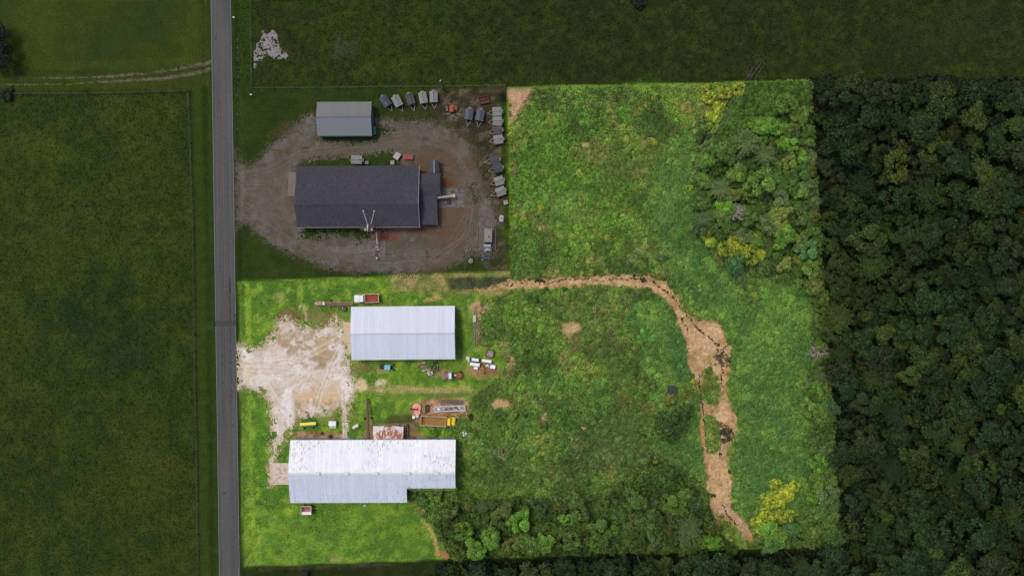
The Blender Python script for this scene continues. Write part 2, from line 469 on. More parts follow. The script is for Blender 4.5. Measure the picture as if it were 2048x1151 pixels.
    A.blob(582, 633, 28, 15, S(104, 86, 60), 0.9); A.blob(562, 636, 9, 13, S(96, 76, 58), 0.6); A.blob(632, 632, 30, 20, S(104, 106, 60), 0.8); A.blob(558, 592, 14, 10, S(150, 140, 90), 0.5)
    A.blob(601, 612, 3, 4, S(190, 180, 150), 0.9, rough=.4); A.line([(609, 614), (614, 640)], S(178, 160, 130), 2.4, 0.9); A.blob(650, 640, 20, 14, S(120, 108, 66), 0.7)
    A.line([(850, 601), (880, 596)], S(176, 148, 100), 4, 0.8)
    A.poly([(790, 550), (1024, 545), (1024, 586), (900, 590), (800, 580)], S(104, 104, 60), 7, 5, 0.8)
    A.mottle([(780, 548), (1024, 544), (1024, 588), (900, 592), (780, 582)], S(168, 146, 100), 0.5, 14, 61, 0.52, 0.1)
    A.poly([(893, 556), (960, 553), (1022, 553), (1028, 570), (960, 580), (900, 578)], S(60, 70, 48), 4, 4, 0.9)
    A.mottle([(893, 556), (1022, 553), (1028, 572), (900, 580)], S(40, 48, 40), 0.6, 8, 63, 0.5, 0.05)
    for i_ in range(0, len(LOT_S)): 
        x_, y_ = LOT_S[i_]; A.blob(x_, y_, 9, 7, S(140, 124, 84), .55)
    # yard between the two barns
    A.line([(700, 775), (780, 778), (860, 781), (940, 778)], S(158, 142, 96), 6, 0.7, 4); A.line([(800, 772), (900, 782)], S(184, 150, 118), 2.5, 0.5)
    A.line([(760, 792), (940, 790)], S(96, 108, 54), 4, 0.6)
    A.blob(720, 768, 13, 12, S(208, 186, 158), 0.9); A.blob(762, 765, 16, 9, S(196, 184, 156), 0.75); A.blob(760, 779, 8, 3, S(196, 180, 150), 0.7)
    A.blob(720, 733, 26, 12, S(122, 108, 74), 0.7); A.blob(762, 742, 14, 5, S(150, 134, 100), 0.8); A.blob(880, 745, 12, 9, S(150, 126, 92), 0.8); A.blob(868, 738, 14, 8, S(140, 116, 84), .6)
    A.poly([(820, 812), (850, 800), (880, 796), (925, 797), (950, 808), (936, 830), (880, 832), (845, 850), (824, 840)], S(142, 106, 82), 3, 3)
    A.mottle([(820, 805), (850, 797), (925, 795), (950, 808), (936, 830), (824, 840)], S(186, 160, 128), 0.6, 9, 66, 0.52, 0.06)
    A.poly([(778, 828), (820, 828), (842, 850), (820, 862), (770, 850)], S(70, 72, 40), 6, 6, 0.9)
    A.line([(914, 620), (922, 710)], S(76, 96, 44), 5, 0.8)  # barn's east-side shadow painted as a darker strip of grass
    A.poly([(590, 862), (688, 866), (688, 878), (588, 878)], S(136, 104, 78), 2, 2); A.mottle([(590, 862), (680, 866), (680, 878), (588, 878)], S(176, 150, 124), 0.6, 7, 71, 0.5, .05)
    A.poly([(725, 866), (748, 848), (826, 846), (846, 870), (846, 878), (725, 878)], S(132, 110, 84), 2, 2, 0.8)
    A.line([(738, 840), (738, 875)], S(128, 112, 84), 7, 0.6)
    A.blob(900, 1108, 22, 8, S(172, 116, 88), 0.9); A.line([(845, 1036), (866, 1064), (876, 1108)], S(170, 146, 92), 4, 0.8)
    A.blob(960, 740, 36, 16, S(150, 116, 84), 0.95, 8); A.blob(985, 745, 20, 10, S(132, 92, 78), .6)
    # weeds and meadow floor in the plot
    WEED = [(1016, 178), (1618, 164), (1676, 1088), (900, 1112), (868, 1060), (822, 1008), (818, 980), (914, 980), (914, 880), (905, 866), (936, 850), (936, 800), (950, 780), (1004, 748), (1006, 712), (936, 700), (938, 610), (1024, 584)]
    A.poly(WEED, S(92, 122, 44), 3, 3)
    A.mottle(WEED, S(118, 152, 50), 0.7, 60, 81, 0.52, 0.1); A.mottle(WEED, S(70, 104, 42), 0.7, 44, 83, 0.53, 0.08); A.mottle(WEED, S(122, 152, 56), 0.6, 14, 85, 0.57, 0.07); A.mottle(WEED, S(116, 118, 60), 0.5, 26, 87, 0.57, 0.07)
    A.poly([(1020, 230), (1300, 180), (1330, 420), (1150, 540), (1034, 540)], S(92, 138, 40), 40, 20, 0.6); A.poly([(900, 870), (1300, 740), (1320, 960), (1250, 1020), (960, 1000), (900, 950)], S(82, 118, 42), 30, 20, 0.7)
    A.mottle(WEED, S(134, 128, 70), 0.6, 24, 181, 0.57, 0.05); A.mottle(WEED, S(58, 90, 38), 0.7, 80, 183, 0.54, 0.06); A.mottle(WEED, S(108, 144, 52), 0.5, 70, 185, 0.56, 0.06)
    A.blob(1180, 840, 130, 70, S(74, 112, 44), 0.6); A.blob(1040, 640, 50, 40, S(110, 144, 48), 0.6); A.blob(1180, 640, 70, 50, S(96, 118, 50), 0.6); A.blob(1090, 330, 70, 70, S(92, 142, 38), 0.6)
    A.blob(1250, 300, 80, 50, S(112, 128, 52), 0.5); A.blob(1110, 400, 60, 30, S(118, 158, 70), 0.5)
    for q in ([(1310, 300), (1380, 260), (1390, 420), (1470, 560), (1500, 640), (1455, 640), (1400, 620), (1340, 545), (1290, 400)],
              [(1470, 640), (1560, 560), (1620, 560), (1640, 680), (1625, 900), (1620, 1060), (1500, 1050), (1470, 1000), (1460, 920), (1480, 830), (1462, 760)],
              [(1250, 600), (1330, 600), (1370, 680), (1375, 760), (1396, 830), (1408, 1010), (1330, 1000), (1310, 800), (1280, 700)]):
        A.poly(q, S(92, 142, 56), 16, 12, 0.8); A.mottle(q, S(76, 122, 56), 0.5, 50, 91, 0.52, 0.08); A.mottle(q, S(124, 164, 62), 0.6, 34, 93, 0.55, 0.08)
    A.blob(1550, 640, 46, 70, S(112, 160, 58), 0.7); A.blob(1225, 900, 120, 80, S(84, 104, 56), 0.6); A.blob(1060, 950, 110, 40, S(84, 104, 50), 0.5); A.blob(1230, 700, 60, 60, S(86, 112, 46), 0.6); A.blob(1100, 760, 90, 30, S(104, 146, 50), 0.5); A.blob(1355, 700, 20, 60, S(70, 118, 60), .6); A.blob(1330, 760, 20, 50, S(122, 160, 62), .5); A.blob(1340, 790, 26, 50, S(116, 150, 60), 0.6); A.blob(1290, 620, 20, 30, S(120, 170, 60), 0.7)
    A.poly([(1018, 180), (1062, 178), (1050, 205), (1034, 232), (1022, 246)], S(178, 142, 118), 3, 4)
    A.mottle([(1018, 180), (1062, 178), (1050, 205), (1034, 232), (1022, 246)], S(150, 124, 104), 0.6, 7, 95, 0.5, .05)
    for x, y, rx, ry, a in ((1170, 290, 12, 5, .7), (1192, 286, 6, 6, .7), (1215, 298, 7, 6, .7), (1138, 655, 18, 14, .75), (1152, 655, 10, 9, .8), (1133, 674, 6, 6, .8), (1078, 619, 7, 6, .7), (1085, 838, 8, 16, .8),
                            (1000, 806, 24, 9, .9), (1020, 730, 8, 22, .7), (1010, 690, 6, 20, .6), (1165, 855, 6, 4, .9), (1085, 455, 8, 6, .6), (955, 615, 18, 12, .9), (955, 650, 5, 40, .6), (1024, 745, 8, 5, .8), (1026, 340, 5, 12, .7)):
        A.blob(x, y, rx, ry, S(176, 142, 112), a)
    # wood floors
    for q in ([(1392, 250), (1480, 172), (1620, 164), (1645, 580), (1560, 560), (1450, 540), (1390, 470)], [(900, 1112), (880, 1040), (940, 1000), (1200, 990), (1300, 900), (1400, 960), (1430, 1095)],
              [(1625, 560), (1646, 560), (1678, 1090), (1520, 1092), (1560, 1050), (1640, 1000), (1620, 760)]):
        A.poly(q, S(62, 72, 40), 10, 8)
    A.poly([(1622, 156), (9000, 140), (9000, 9000), (860, 9000), (870, 1124), (1681, 1094)], S(22, 28, 13), 2, 2)  # outer wood floor painted darker for the dimming beyond the plot
    A.poly([(484, 1136), (864, 1122), (864, 9000), (496, 9000)], S(36, 48, 20), 2, 2); A.line([(520, 1138), (780, 1128)], S(74, 62, 48), 3, 0.7); A.mottle([(484, 1134), (864, 1122), (864, 1300), (484, 1300)], S(26, 36, 16), .7, 16, 97, .5, .1)  # land below the plot dimmed in its colours too

base = Canvas(far_axis(-152, 2200, 4, 30000), far_axis(-152, 1304, 4, 30000), S(38, 52, 20))
paint_ground(base)
BX0, BY0 = base.X, base.Y
Z = (fbm(BX0, BY0, 160, 3, 7) - 0.5) * 0.5
cd = sdf(BX0, BY0, CREEK)
# less blue in the dimmed greens painted outside the plot
out_ = sdf(BX0, BY0, PLOT) > 0
base.C[..., 2] *= np.where(out_ & (base.C[..., 1] > base.C[..., 0] * 1.15), 0.55, 0.9)
Z -= 0.4 * sstep(12, -10, cd)
rl = 441.3 + (458.8 - 441.3) / 1151 * BY0
rd = np.abs(BX0 - rl)
Z = Z * sstep(24, 60, rd) - 0.45 * np.exp(-((rd - 33) / 5.0) ** 2)
# level building yards
for (cx, cy, rx, ry) in ((810, 666, 150, 80), (740, 940, 220, 90), (735, 395, 190, 80), (690, 238, 90, 50)):
    Z *= 1 - sstep(1.3, 0.9, np.sqrt(((BX0 - cx) / rx) ** 2 + ((BY0 - cy) / ry) ** 2))
base.Z = Z

def hgt(px, py):
    px = np.asarray(px, float); py = np.asarray(py, float)
    xs, ys = base.xs, base.ys
    i = np.clip(np.searchsorted(xs, px) - 1, 0, len(xs) - 2); j = np.clip(np.searchsorted(ys, py) - 1, 0, len(ys) - 2)
    fx = (px - xs[i]) / (xs[i + 1] - xs[i]); fy = (py - ys[j]) / (ys[j + 1] - ys[j])
    return (Z[j, i] * (1 - fx) + Z[j, i + 1] * fx) * (1 - fy) + (Z[j + 1, i] * (1 - fx) + Z[j + 1, i + 1] * fx) * fy

def own(px, py):
    i = np.clip(np.searchsorted(base.xs, px) - 1, 0, len(base.xs) - 1); j = np.clip(np.searchsorted(base.ys, py) - 1, 0, len(base.ys) - 1)
    return TINT[j, i]

# leaf colour for the plants that grow on the ground, and the duller soil and litter under the tall weeds
TINT = base.C.copy()
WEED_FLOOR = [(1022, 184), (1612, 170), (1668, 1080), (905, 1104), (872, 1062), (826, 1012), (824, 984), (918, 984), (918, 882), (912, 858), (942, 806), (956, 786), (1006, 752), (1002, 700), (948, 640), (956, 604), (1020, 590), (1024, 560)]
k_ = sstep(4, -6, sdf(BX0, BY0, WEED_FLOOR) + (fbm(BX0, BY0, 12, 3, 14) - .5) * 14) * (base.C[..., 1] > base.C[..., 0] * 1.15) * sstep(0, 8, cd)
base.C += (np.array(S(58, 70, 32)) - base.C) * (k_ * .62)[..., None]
M_GRASS = ground_mat("meadow_grass", 0.34, 2.0, 0.3, 0.45, hue=(1.15, 1.02, 0.8))
ground = grid_mesh("ground", BX0, BY0, Z, base.C, np.ones((BX0.shape[0] - 1, BX0.shape[1] - 1), bool), M_GRASS)
tag(ground, "grass fields and meadow ground across the whole place", kind="structure")

def overlay(name, pts, painter, m, lift, label, dither=5.0, warp=3.0, rough=2.0, rscale=5, cut=(), step=2, extra=None, basecol=(.3, .3, .3), warp2=0):
    P = np.array(pts, float)
    c = Canvas(np.arange(P[:, 0].min() - 6, P[:, 0].max() + 8, step), np.arange(P[:, 1].min() - 6, P[:, 1].max() + 8, step), basecol)
    painter(c)
    mx = (c.X[:-1, :-1] + c.X[1:, 1:]) / 2; my = (c.Y[:-1, :-1] + c.Y[1:, 1:]) / 2
    wx = (fbm(mx, my, 12, 3, 40) - 0.5) * 2 * warp; wy = (fbm(mx, my, 12, 3, 60) - 0.5) * 2 * warp
    n = (fbm(mx, my, rscale, 3, 77) - 0.5) * 2 * rough
    d = sdf(mx + wx, my + wy, pts) + n
    n = n + (RNG.random(mx.shape) - .5) * dither * sstep(.2, .7, fbm(mx, my, 10, 2, 83)) * 2; d = sdf(mx + wx, my + wy, pts) + n
    for q in cut:
        d = np.maximum(d, -(sdf(mx + wx, my + wy, q) + n))
    if extra is not None: d = extra(mx, my, d)
    o = grid_mesh(name, c.X, c.Y, hgt(c.X, c.Y) + lift, c.C, d < 0, m)
    return tag(o, label, kind="structure")

M_GRAVEL = ground_mat("limestone_gravel", 0.16, 2.6, 0.5, 0.25)
M_DIRT = ground_mat("yard_dirt", 0.2, 2.2, 0.45, 0.3)
M_MUD = ground_mat("creek_sediment", 0.25, 1.8, 0.7, 0.5)

def lot_n(c):
    c.C[:] = S(90, 83, 75)  # yard colours painted darker, carrying the dimming outside the plot
    c.mottle(LOT_N, S(84, 75, 62), 0.7, 30, 3); c.mottle(LOT_N, S(106, 98, 90), 0.6, 16, 4, .55); c.mottle(LOT_N, S(88, 74, 54), .5, 22, 6, .56); c.mottle(LOT_N, S(72, 64, 52), .5, 6, 8, .6, .05)
    for a in ((870, 350, 40, 50, S(92, 68, 50), .9), (900, 330, 60, 40, S(90, 72, 54), .8), (800, 285, 60, 18, S(96, 82, 66), .7), (900, 440, 50, 60, S(96, 72, 54), .8), (890, 500, 30, 40, S(92, 72, 56), .6),
              (850, 345, 24, 14, S(98, 66, 46), .7), (850, 465, 50, 8, S(100, 66, 50), .6), (775, 470, 30, 12, S(112, 66, 52), .8), (760, 480, 20, 10, S(116, 62, 48), .6), (885, 370, 20, 12, S(104, 60, 40), .7),
              (700, 300, 90, 14, S(98, 84, 70), .8), (610, 299, 11, 6, S(62, 54, 42), .9), (848, 278, 10, 6, S(64, 56, 44), .85), (780, 276, 10, 8, S(78, 70, 46), .7), (540, 400, 50, 60, S(96, 82, 72), .6),
              (700, 500, 60, 8, S(108, 100, 94), .6), (850, 505, 60, 10, S(98, 88, 80), .7), (930, 380, 14, 40, S(98, 80, 62), .8), (555, 285, 18, 12, S(104, 96, 92), .7), (612, 236, 16, 10, S(108, 100, 96), .8),
              (765, 243, 18, 6, S(104, 98, 92), .7), (925, 300, 14, 16, S(104, 98, 96), .6), (855, 508, 3, 12, S(66, 56, 46), .8), (480, 380, 9, 60, S(100, 88, 80), .7), (975, 445, 16, 40, S(110, 104, 98), .7)):
        c.blob(*a)
    e_ = sstep(-10, 2, sdf(c.X, c.Y, LOT_N) + (fbm(c.X, c.Y, 8, 3, 5) - .5) * 14); c.C += (np.array(S(70, 64, 44)) - c.C) * (e_ * .75)[..., None]
    c.line([(640, 290), (820, 262), (900, 290), (950, 360), (940, 460), (880, 520), (760, 525), (600, 480), (560, 400), (585, 310), (640, 290)], S(106, 92, 80), 4, .4, 3)
    for q_ in ([(470, 350), (540, 336), (600, 302), (700, 290), (820, 270), (900, 300), (946, 370), (930, 470), (860, 520), (740, 528), (620, 500), (540, 450), (500, 420), (470, 410)], [(470, 370), (530, 370), (560, 420), (600, 490), (700, 515), (820, 500)], [(880, 330), (930, 350), (930, 430), (900, 480)]):
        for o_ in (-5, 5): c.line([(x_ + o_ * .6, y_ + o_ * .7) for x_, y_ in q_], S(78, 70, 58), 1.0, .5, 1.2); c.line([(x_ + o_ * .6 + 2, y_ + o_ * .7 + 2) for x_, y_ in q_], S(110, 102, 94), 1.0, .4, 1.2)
    c.line([(470, 345), (520, 340), (560, 320)], S(98, 90, 82), 4, .4, 3)
    c.C *= np.array([.92, .99, 1.0])
overlay("gravel_lot", LOT_N, lot_n, M_DIRT, 0.03, "brown dirt and gravel yard looping round the dark shingled shop", dither=13,
        cut=([(598, 330), (604, 322), (640, 319), (700, 316), (730, 313), (760, 306), (786, 304), (800, 318), (800, 336), (600, 340)], [(602, 448), (742, 450), (741, 474), (720, 480), (702, 470), (690, 476), (668, 466), (656, 472), (640, 464), (636, 478), (612, 478), (606, 466)],
             [(944, 370), (950, 364), (953, 382), (951, 400), (946, 402), (943, 386)], [(645, 272), (744, 270), (750, 274), (740, 281), (646, 281)], [(752, 256), (778, 256), (784, 262), (760, 272), (748, 272)]))

def lot_s(c):
    c.C[:] = S(202, 189, 175)
    c.mottle(LOT_S, S(190, 174, 156), 0.5, 30, 3, .52, .1); c.mottle(LOT_S, S(218, 210, 204), 0.6, 20, 4, .53)
    for a in ((500, 740, 18, 24, S(196, 176, 142), .85), (620, 795, 34, 28, S(198, 168, 134), .95), (660, 790, 22, 26, S(200, 172, 136), .95), (590, 790, 14, 18, S(192, 168, 138), .6), (575, 678, 24, 14, S(186, 158, 132), .7), (600, 684, 8, 5, S(140, 118, 78), .8),
              (590, 668, 20, 8, S(176, 146, 116), .7), (640, 700, 12, 22, S(176, 150, 108), .9), (652, 680, 30, 9, S(180, 152, 118), .85), (568, 690, 10, 4, S(160, 136, 94), .8), (630, 760, 30, 9, S(200, 180, 154), .7), (610, 710, 10, 6, S(196, 176, 160), .7),
              (645, 728, 8, 14, S(170, 146, 104), .9), (575, 812, 14, 40, S(220, 212, 208), .7), (555, 780, 12, 12, S(176, 160, 140), .6), (650, 838, 20, 8, S(150, 132, 96), .6), (600, 832, 16, 10, S(182, 164, 140), .7), (600, 655, 10, 10, S(206, 196, 190), .6),
              (676, 690, 12, 40, S(214, 204, 198), .7), (690, 800, 8, 40, S(216, 206, 200), .9), (560, 890, 12, 16, S(190, 176, 156), .8), (700, 740, 8, 14, S(186, 166, 146), .7), (522, 690, 12, 5, S(200, 184, 160), .7), (545, 850, 6, 70, S(206, 190, 172), .6)):
        c.blob(*a)
    e_ = sstep(-14, 2, sdf(c.X, c.Y, LOT_S) + (fbm(c.X, c.Y, 8, 3, 5) - .5) * 22); c.C += (np.array(S(166, 150, 114)) - c.C) * (e_ * .8)[..., None]
    c.mottle(LOT_S, S(160, 144, 118), .4, 5, 12, .6, .06); c.mottle([(536,630),(700,630),(700,730),(620,740),(560,700)], S(150, 128, 96), .7, 11, 14, .52, .06); c.mottle([(590,800),(700,800),(690,850),(590,850)], S(146, 128, 92), .7, 7, 15, .5, .06)
    c.line([(688, 780), (690, 880)], S(150, 140, 104), .9, .8); c.line([(672, 660), (640, 710)], S(176, 148, 112), 4, .6, 3); c.line([(622, 800), (624, 838)], S(212, 202, 192), 3, .7, 3)
    for q_ in ([(480, 725), (540, 722), (600, 716), (650, 690), (690, 666)], [(480, 735), (550, 735), (620, 745), (670, 770), (688, 820), (686, 878)], [(480, 745), (530, 760), (556, 800), (562, 860), (556, 920)], [(690, 670), (660, 730), (640, 780), (625, 830)]):
        for o_ in (-5, 5):
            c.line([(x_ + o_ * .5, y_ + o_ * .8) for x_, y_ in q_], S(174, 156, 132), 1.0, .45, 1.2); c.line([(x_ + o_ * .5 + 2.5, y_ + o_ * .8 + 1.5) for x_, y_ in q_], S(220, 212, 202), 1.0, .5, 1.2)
    c.blob(605, 706, 2, 1.4, S(110, 100, 96), .9, rough=.3); c.blob(672, 729, 2, 2, S(120, 110, 108), .9, rough=.3); c.blob(522, 706, 2, 2, S(140, 134, 126), .9, rough=.3)
def holes(seed, amt, thr):
    def f(mx, my, d):
        n = fbm(mx, my, 9, 4, seed)
        return np.where((d > -16) & (n > thr + (-d) * 0.012), 1.0, d)
    return f
overlay("gravel_lot", LOT_S, lot_s, M_GRAVEL, 0.03, "pale limestone gravel yard in front of the two metal barns", dither=9,
        rough=3.0, rscale=7, extra=holes(9, 1, 0.56), cut=([(592, 838), (636, 832), (676, 834), (679, 866), (592, 866)],))

TRACK = [(-160, 158), (60, 158), (200, 148), (300, 145), (350, 140), (395, 126), (422, 118), (422, 140), (400, 152), (340, 160), (200, 167), (60, 172), (-160, 172)]
def track(c):
    c.C[:] = S(86, 82, 62); c.mottle(TRACK, S(70, 68, 42), .8, 8, 4, .5); c.mottle(TRACK, S(100, 94, 78), .5, 10, 7, .5)
def ruts(mx, my, d):
    r = np.minimum(line_dist(mx, my, [(-160, 158), (130, 156), (230, 153), (320, 142), (385, 132), (424, 124)]), line_dist(mx, my, [(-160, 170), (130, 169), (230, 163), (330, 157), (390, 147), (424, 138)]))
    n = fbm(mx, my, 5, 3, 31)
    return np.maximum(d, r - (1.2 + 2.8 * sstep(100, 400, mx)) + (n - .5) * 5)
overlay("farm_track", TRACK, track, M_DIRT, 0.03, "twin rut farm track crossing the field to the road", extra=ruts)

def creek(c):
    c.C[:] = S(176, 143, 103)
    c.mottle(CREEK, S(156, 120, 84), .7, 18, 3, .52); c.mottle(CREEK, S(204, 170, 134), .6, 12, 5, .54)
    for a in ((1430, 660, 26, 18, S(206, 168, 132), .7), (1410, 680, 24, 30, S(202, 166, 134), .7), (1420, 720, 20, 10, S(150, 136, 86), .6), (1460, 708, 8, 22, S(190, 160, 130), .6), (1446, 835, 20, 18, S(206, 168, 134), .8), (1430, 940, 14, 22, S(190, 156, 114), .8),
              (1452, 960, 12, 26, S(196, 162, 120), .7), (1435, 900, 10, 8, S(204, 176, 142), .8), (1465, 970, 6, 6, S(216, 188, 156), .9), (1436, 985, 22, 12, S(196, 168, 122), .7), (1455, 1020, 24, 16, S(188, 158, 132), .8), (1480, 1055, 14, 20, S(182, 152, 128), .8),
              (1380, 640, 12, 12, S(160, 140, 94), .5), (1405, 870, 6, 40, S(186, 136, 96), .8)):
        c.blob(*a)
    c.C *= np.array([.93, .94, .86])
    e_ = sstep(-9, 1, sdf(c.X + c.wx * 5, c.Y + c.wy * 5, CREEK) + (fbm(c.X, c.Y, 6, 3, 5) - .5) * 8); c.C += (np.array(S(140, 124, 70)) - c.C) * (e_ * .8)[..., None]
    n = vnoise(c.X / 3.2, c.Y / 2.2, 8); c.C *= (0.74 + 0.46 * n)[..., None]
    r_ = np.abs(fbm(c.X, c.Y, 9, 3, 99) - .5); c.C *= (.72 + .28 * sstep(.0, .035, r_))[..., None]
overlay("creek_bed", CREEK, creek, M_MUD, 0.03, "tan dried mud bed of the winding creek", dither=6, warp=5, rough=3, rscale=8, cut=ISLANDS)

def water(c): c.C[:] = S(52, 48, 34)
def channel(mx, my, d):
    wx = mx + (fbm(mx, my, 8, 3, 13) - .5) * 9; wy = my + (fbm(mx, my, 8, 3, 17) - .5) * 9
    n = (fbm(mx, my, 3, 2, 19) - .5)
    r = np.full(mx.shape, 99.0)
    for l in WATER: r = np.minimum(r, line_dist(wx, wy, l) - 1.0 + n * 4.2)
    for (x, y, a, b) in POOLS:
        r = np.minimum(r, (np.hypot((mx - x) / a, (my - y) / b) - 1.0 + (fbm(mx, my, 4.5, 3, 23) - .5) * 3.2) * min(a, b))
    return np.maximum(d, r)
M_WATER = ground_mat("shallow_water", 0.15, 1.5, 0.5, 0.05, rough=0.12)
overlay("creek_water", CREEK, water, M_WATER, 0.055, "dark shallow water threading along the muddy creek bed", dither=0, step=1.34, extra=channel)

# ---------------------------------------------------------------- road
def road_x(u, y):                       # u = 0 west edge, 1 east edge
    a = 421.6 + (438.6 - 421.6) / 1151 * y; b = 461.9 + (479.6 - 461.9) / 1151 * y
    return a + (b - a) * u
def strip(name, us, z, y0, y1, m, parent=None, dy=40.0, jag=0):
    ys = np.arange(y0, y1 + 1e-3, min(dy, y1 - y0)); vs = []; fs = []
    for k, y in enumerate(ys):
        for i, u in enumerate(us):
            j = (random.random() - .5) * jag
            p = W(road_x(u, y) + j, y); vs.append((p.x, p.y, z))
    n = len(us)
    for k in range(len(ys) - 1):
        for i in range(n - 1):
            a = k * n + i; fs.append((a + n, a + n + 1, a + 1, a))
    me = bpy.data.meshes.new(name); me.from_pydata(vs, [], fs); me.materials.append(m)
    uv = me.uv_layers.new(name="UVMap")
    for lp in me.loops:
        i = lp.vertex_index; uv.data[lp.index].uv = (us[i % n], vs[i][1] * 0.1)
    return link(bpy.data.objects.new(name, me), parent)

m, nt, N, L, bs = new_mat("asphalt")
tc = N.new("ShaderNodeTexCoord"); sx = N.new("ShaderNodeSeparateXYZ"); L.new(tc.outputs["UV"], sx.inputs[0])
cr = N.new("ShaderNodeValToRGB"); L.new(sx.outputs[0], cr.inputs[0])
e = cr.color_ramp.elements
stops = [(0, .085), (.12, .088), (.2, .105), (.28, .088), (.38, .1), (.48, .078), (.52, .08), (.6, .098), (.7, .082), (.8, .1), (.92, .09), (1, .08)]
e[0].position, e[0].color = 0, (.085,) * 3 + (1,); e[1].position, e[1].color = 1, (.08,) * 3 + (1,)
for p, v in stops[1:-1]:
    q = e.new(p); q.color = (v, v * .98, v * .95, 1)
f = noise_out(nt, tc.outputs["Object"], 1.2, 5, .7); g = noise_out(nt, tc.outputs["Object"], .25, 3, .5, (1, .12, 1))
k = mathn(nt, 'MULTIPLY', maprange(nt, f, .3, .7, .7, .92), maprange(nt, g, .3, .7, .86, 1.14))
L.new(mixc(nt, 1.0, cr.outputs[0], k, 'MULTIPLY'), bs.inputs["Base Color"]); bs.inputs["Roughness"].default_value = .85; bs.inputs["Specular IOR Level"].default_value = 0.2
M_ASPH = m
YS = (-1500, 2800)
road = strip("road", [0, .02, .25, .5, .75, .98, 1], 0.06, *YS, M_ASPH)
tag(road, "narrow grey two lane asphalt road running straight up the picture", kind="structure")
M_WHITE = mat("faded_white_paint", (.26, .26, .25), .8, var=.3, scale=3)
M_YEL = mat("faded_yellow_paint", (.17, .125, .055), .8, var=.35, scale=2)
M_TAR = mat("crack_sealant_tar", (.016, .014, .015), .6, var=.4, scale=3, dirt=(.06, .058, .06), dirt_amt=.5, thr=(.55, .65))
strip("edge_line", [.005, .017], 0.066, *YS, M_WHITE, road); strip("edge_line", [.983, .995], 0.066, *YS, M_WHITE, road)
strip("centre_line", [.478, .488], 0.066, *YS, M_YEL, road); strip("centre_line", [.5, .51], 0.066, *YS, M_YEL, road)
strip("asphalt_patch", [0.0, .1, .25, .4, .5, .65, .8, 1.0], 0.072, 641, 652, M_TAR, road, dy=2.2, jag=.3)
strip("asphalt_patch", [0.93, 1.0], 0.07, 1134, 1170, mat("old_patch", (.1, .095, .095)), road, dy=5)
mb = MB()
def wig(y0, y1, u, w):
    y = y0
    while y < y1:
        h = random.uniform(2, 7); a = W(road_x(u + random.uniform(-.012, .012), y), y); mb.box(a.x, a.y - h * MPP / 2, .071, random.uniform(.12, w), h * MPP * 1.15, .003, random.uniform(-.25, .25)); y += h
wig(556, 640, .74, .55); wig(652, 670, .74, .3); wig(626, 640, .97, .3); wig(560, 600, .7, .3)
for y in (680, 702, 718, 725, 738, 750, 757, 762, 780, 792, 800, 820, 835, 850): 
    a = W(road_x(.74 + random.uniform(-.03, .03), y), y); mb.box(a.x, a.y, .071, random.uniform(.25, .5), random.uniform(.3, .8), .003, random.uniform(0, 2))
for y, u in ((712, .3), (727, .31), (985, .3), (72, .22), (78, .22), (765, .3)):
    a = W(road_x(u, y), y); mb.box(a.x, a.y, .071, .5, .7, .003, random.uniform(0, 2))
o = mb.build("crack_sealant", M_TAR, road); o["kind"] = "stuff"

# concrete pads
def pad(pts, m, z, label, name="concrete_pad"):
    c = [W(x, y) for x, y in pts]
    return tag(MB().slab([(p.x, p.y, z) for p in c], .25).build(name, m), label, kind="structure")
M_CONC = mat("weathered_concrete", S(196, 180, 164), .9, var=.14, scale=1.2, dirt=S(140, 124, 104), dirt_amt=.6, dirt_scale=.8, thr=(.5, .66), bump=.2)
M_CONC_T = mat("tan_concrete", S(196, 172, 138), .9, var=.1, scale=1.0, dirt=S(150, 128, 98), dirt_amt=.5, bump=.2)
M_CONC_D = mat("stained_dark_concrete", S(104, 96, 92), .9, var=.2, scale=1.0, dirt=S(60, 56, 54), dirt_amt=.8, dirt_scale=1.1, thr=(.48, .6), bump=.2)
pad([(545, 968), (583, 968), (583, 925), (545, 925)], M_CONC, .12, "grey concrete apron at the west end of the long white barn")
pad([(687.5, 685), (704, 685), (704, 644), (687.5, 644)], M_CONC_T, .12, "tan concrete apron at the west end of the pale blue barn")
pad([(695, 706), (704, 706), (704, 685.3), (695, 685.3)], M_CONC_T, .11, "narrow tan concrete step beside the larger apron")
pad([(872, 416), (929, 415), (929, 375.5), (872, 376)], M_CONC_D, .12, "stained concrete loading slab east of the shingled shop")
pad([(736, 513), (771, 512), (771, 481), (737, 481)], M_CONC_D, .12, "stained concrete slab south of the shingled shop")
pad([(576, 392), (592, 392), (592, 344), (577, 344)], mat("dusty_concrete", S(110, 98, 90), .9, var=.2), .11, "dusty concrete strip along the west wall of the shingled shop")
pad([(955, 500), (990, 500), (987, 430), (976, 418), (962, 432), (955, 460)], mat("rubbly_concrete", S(94, 86, 80), .9, var=.3, scale=.9, dirt=S(60, 54, 50), bump=.3), .1, "broken concrete pad under the parked service truck")
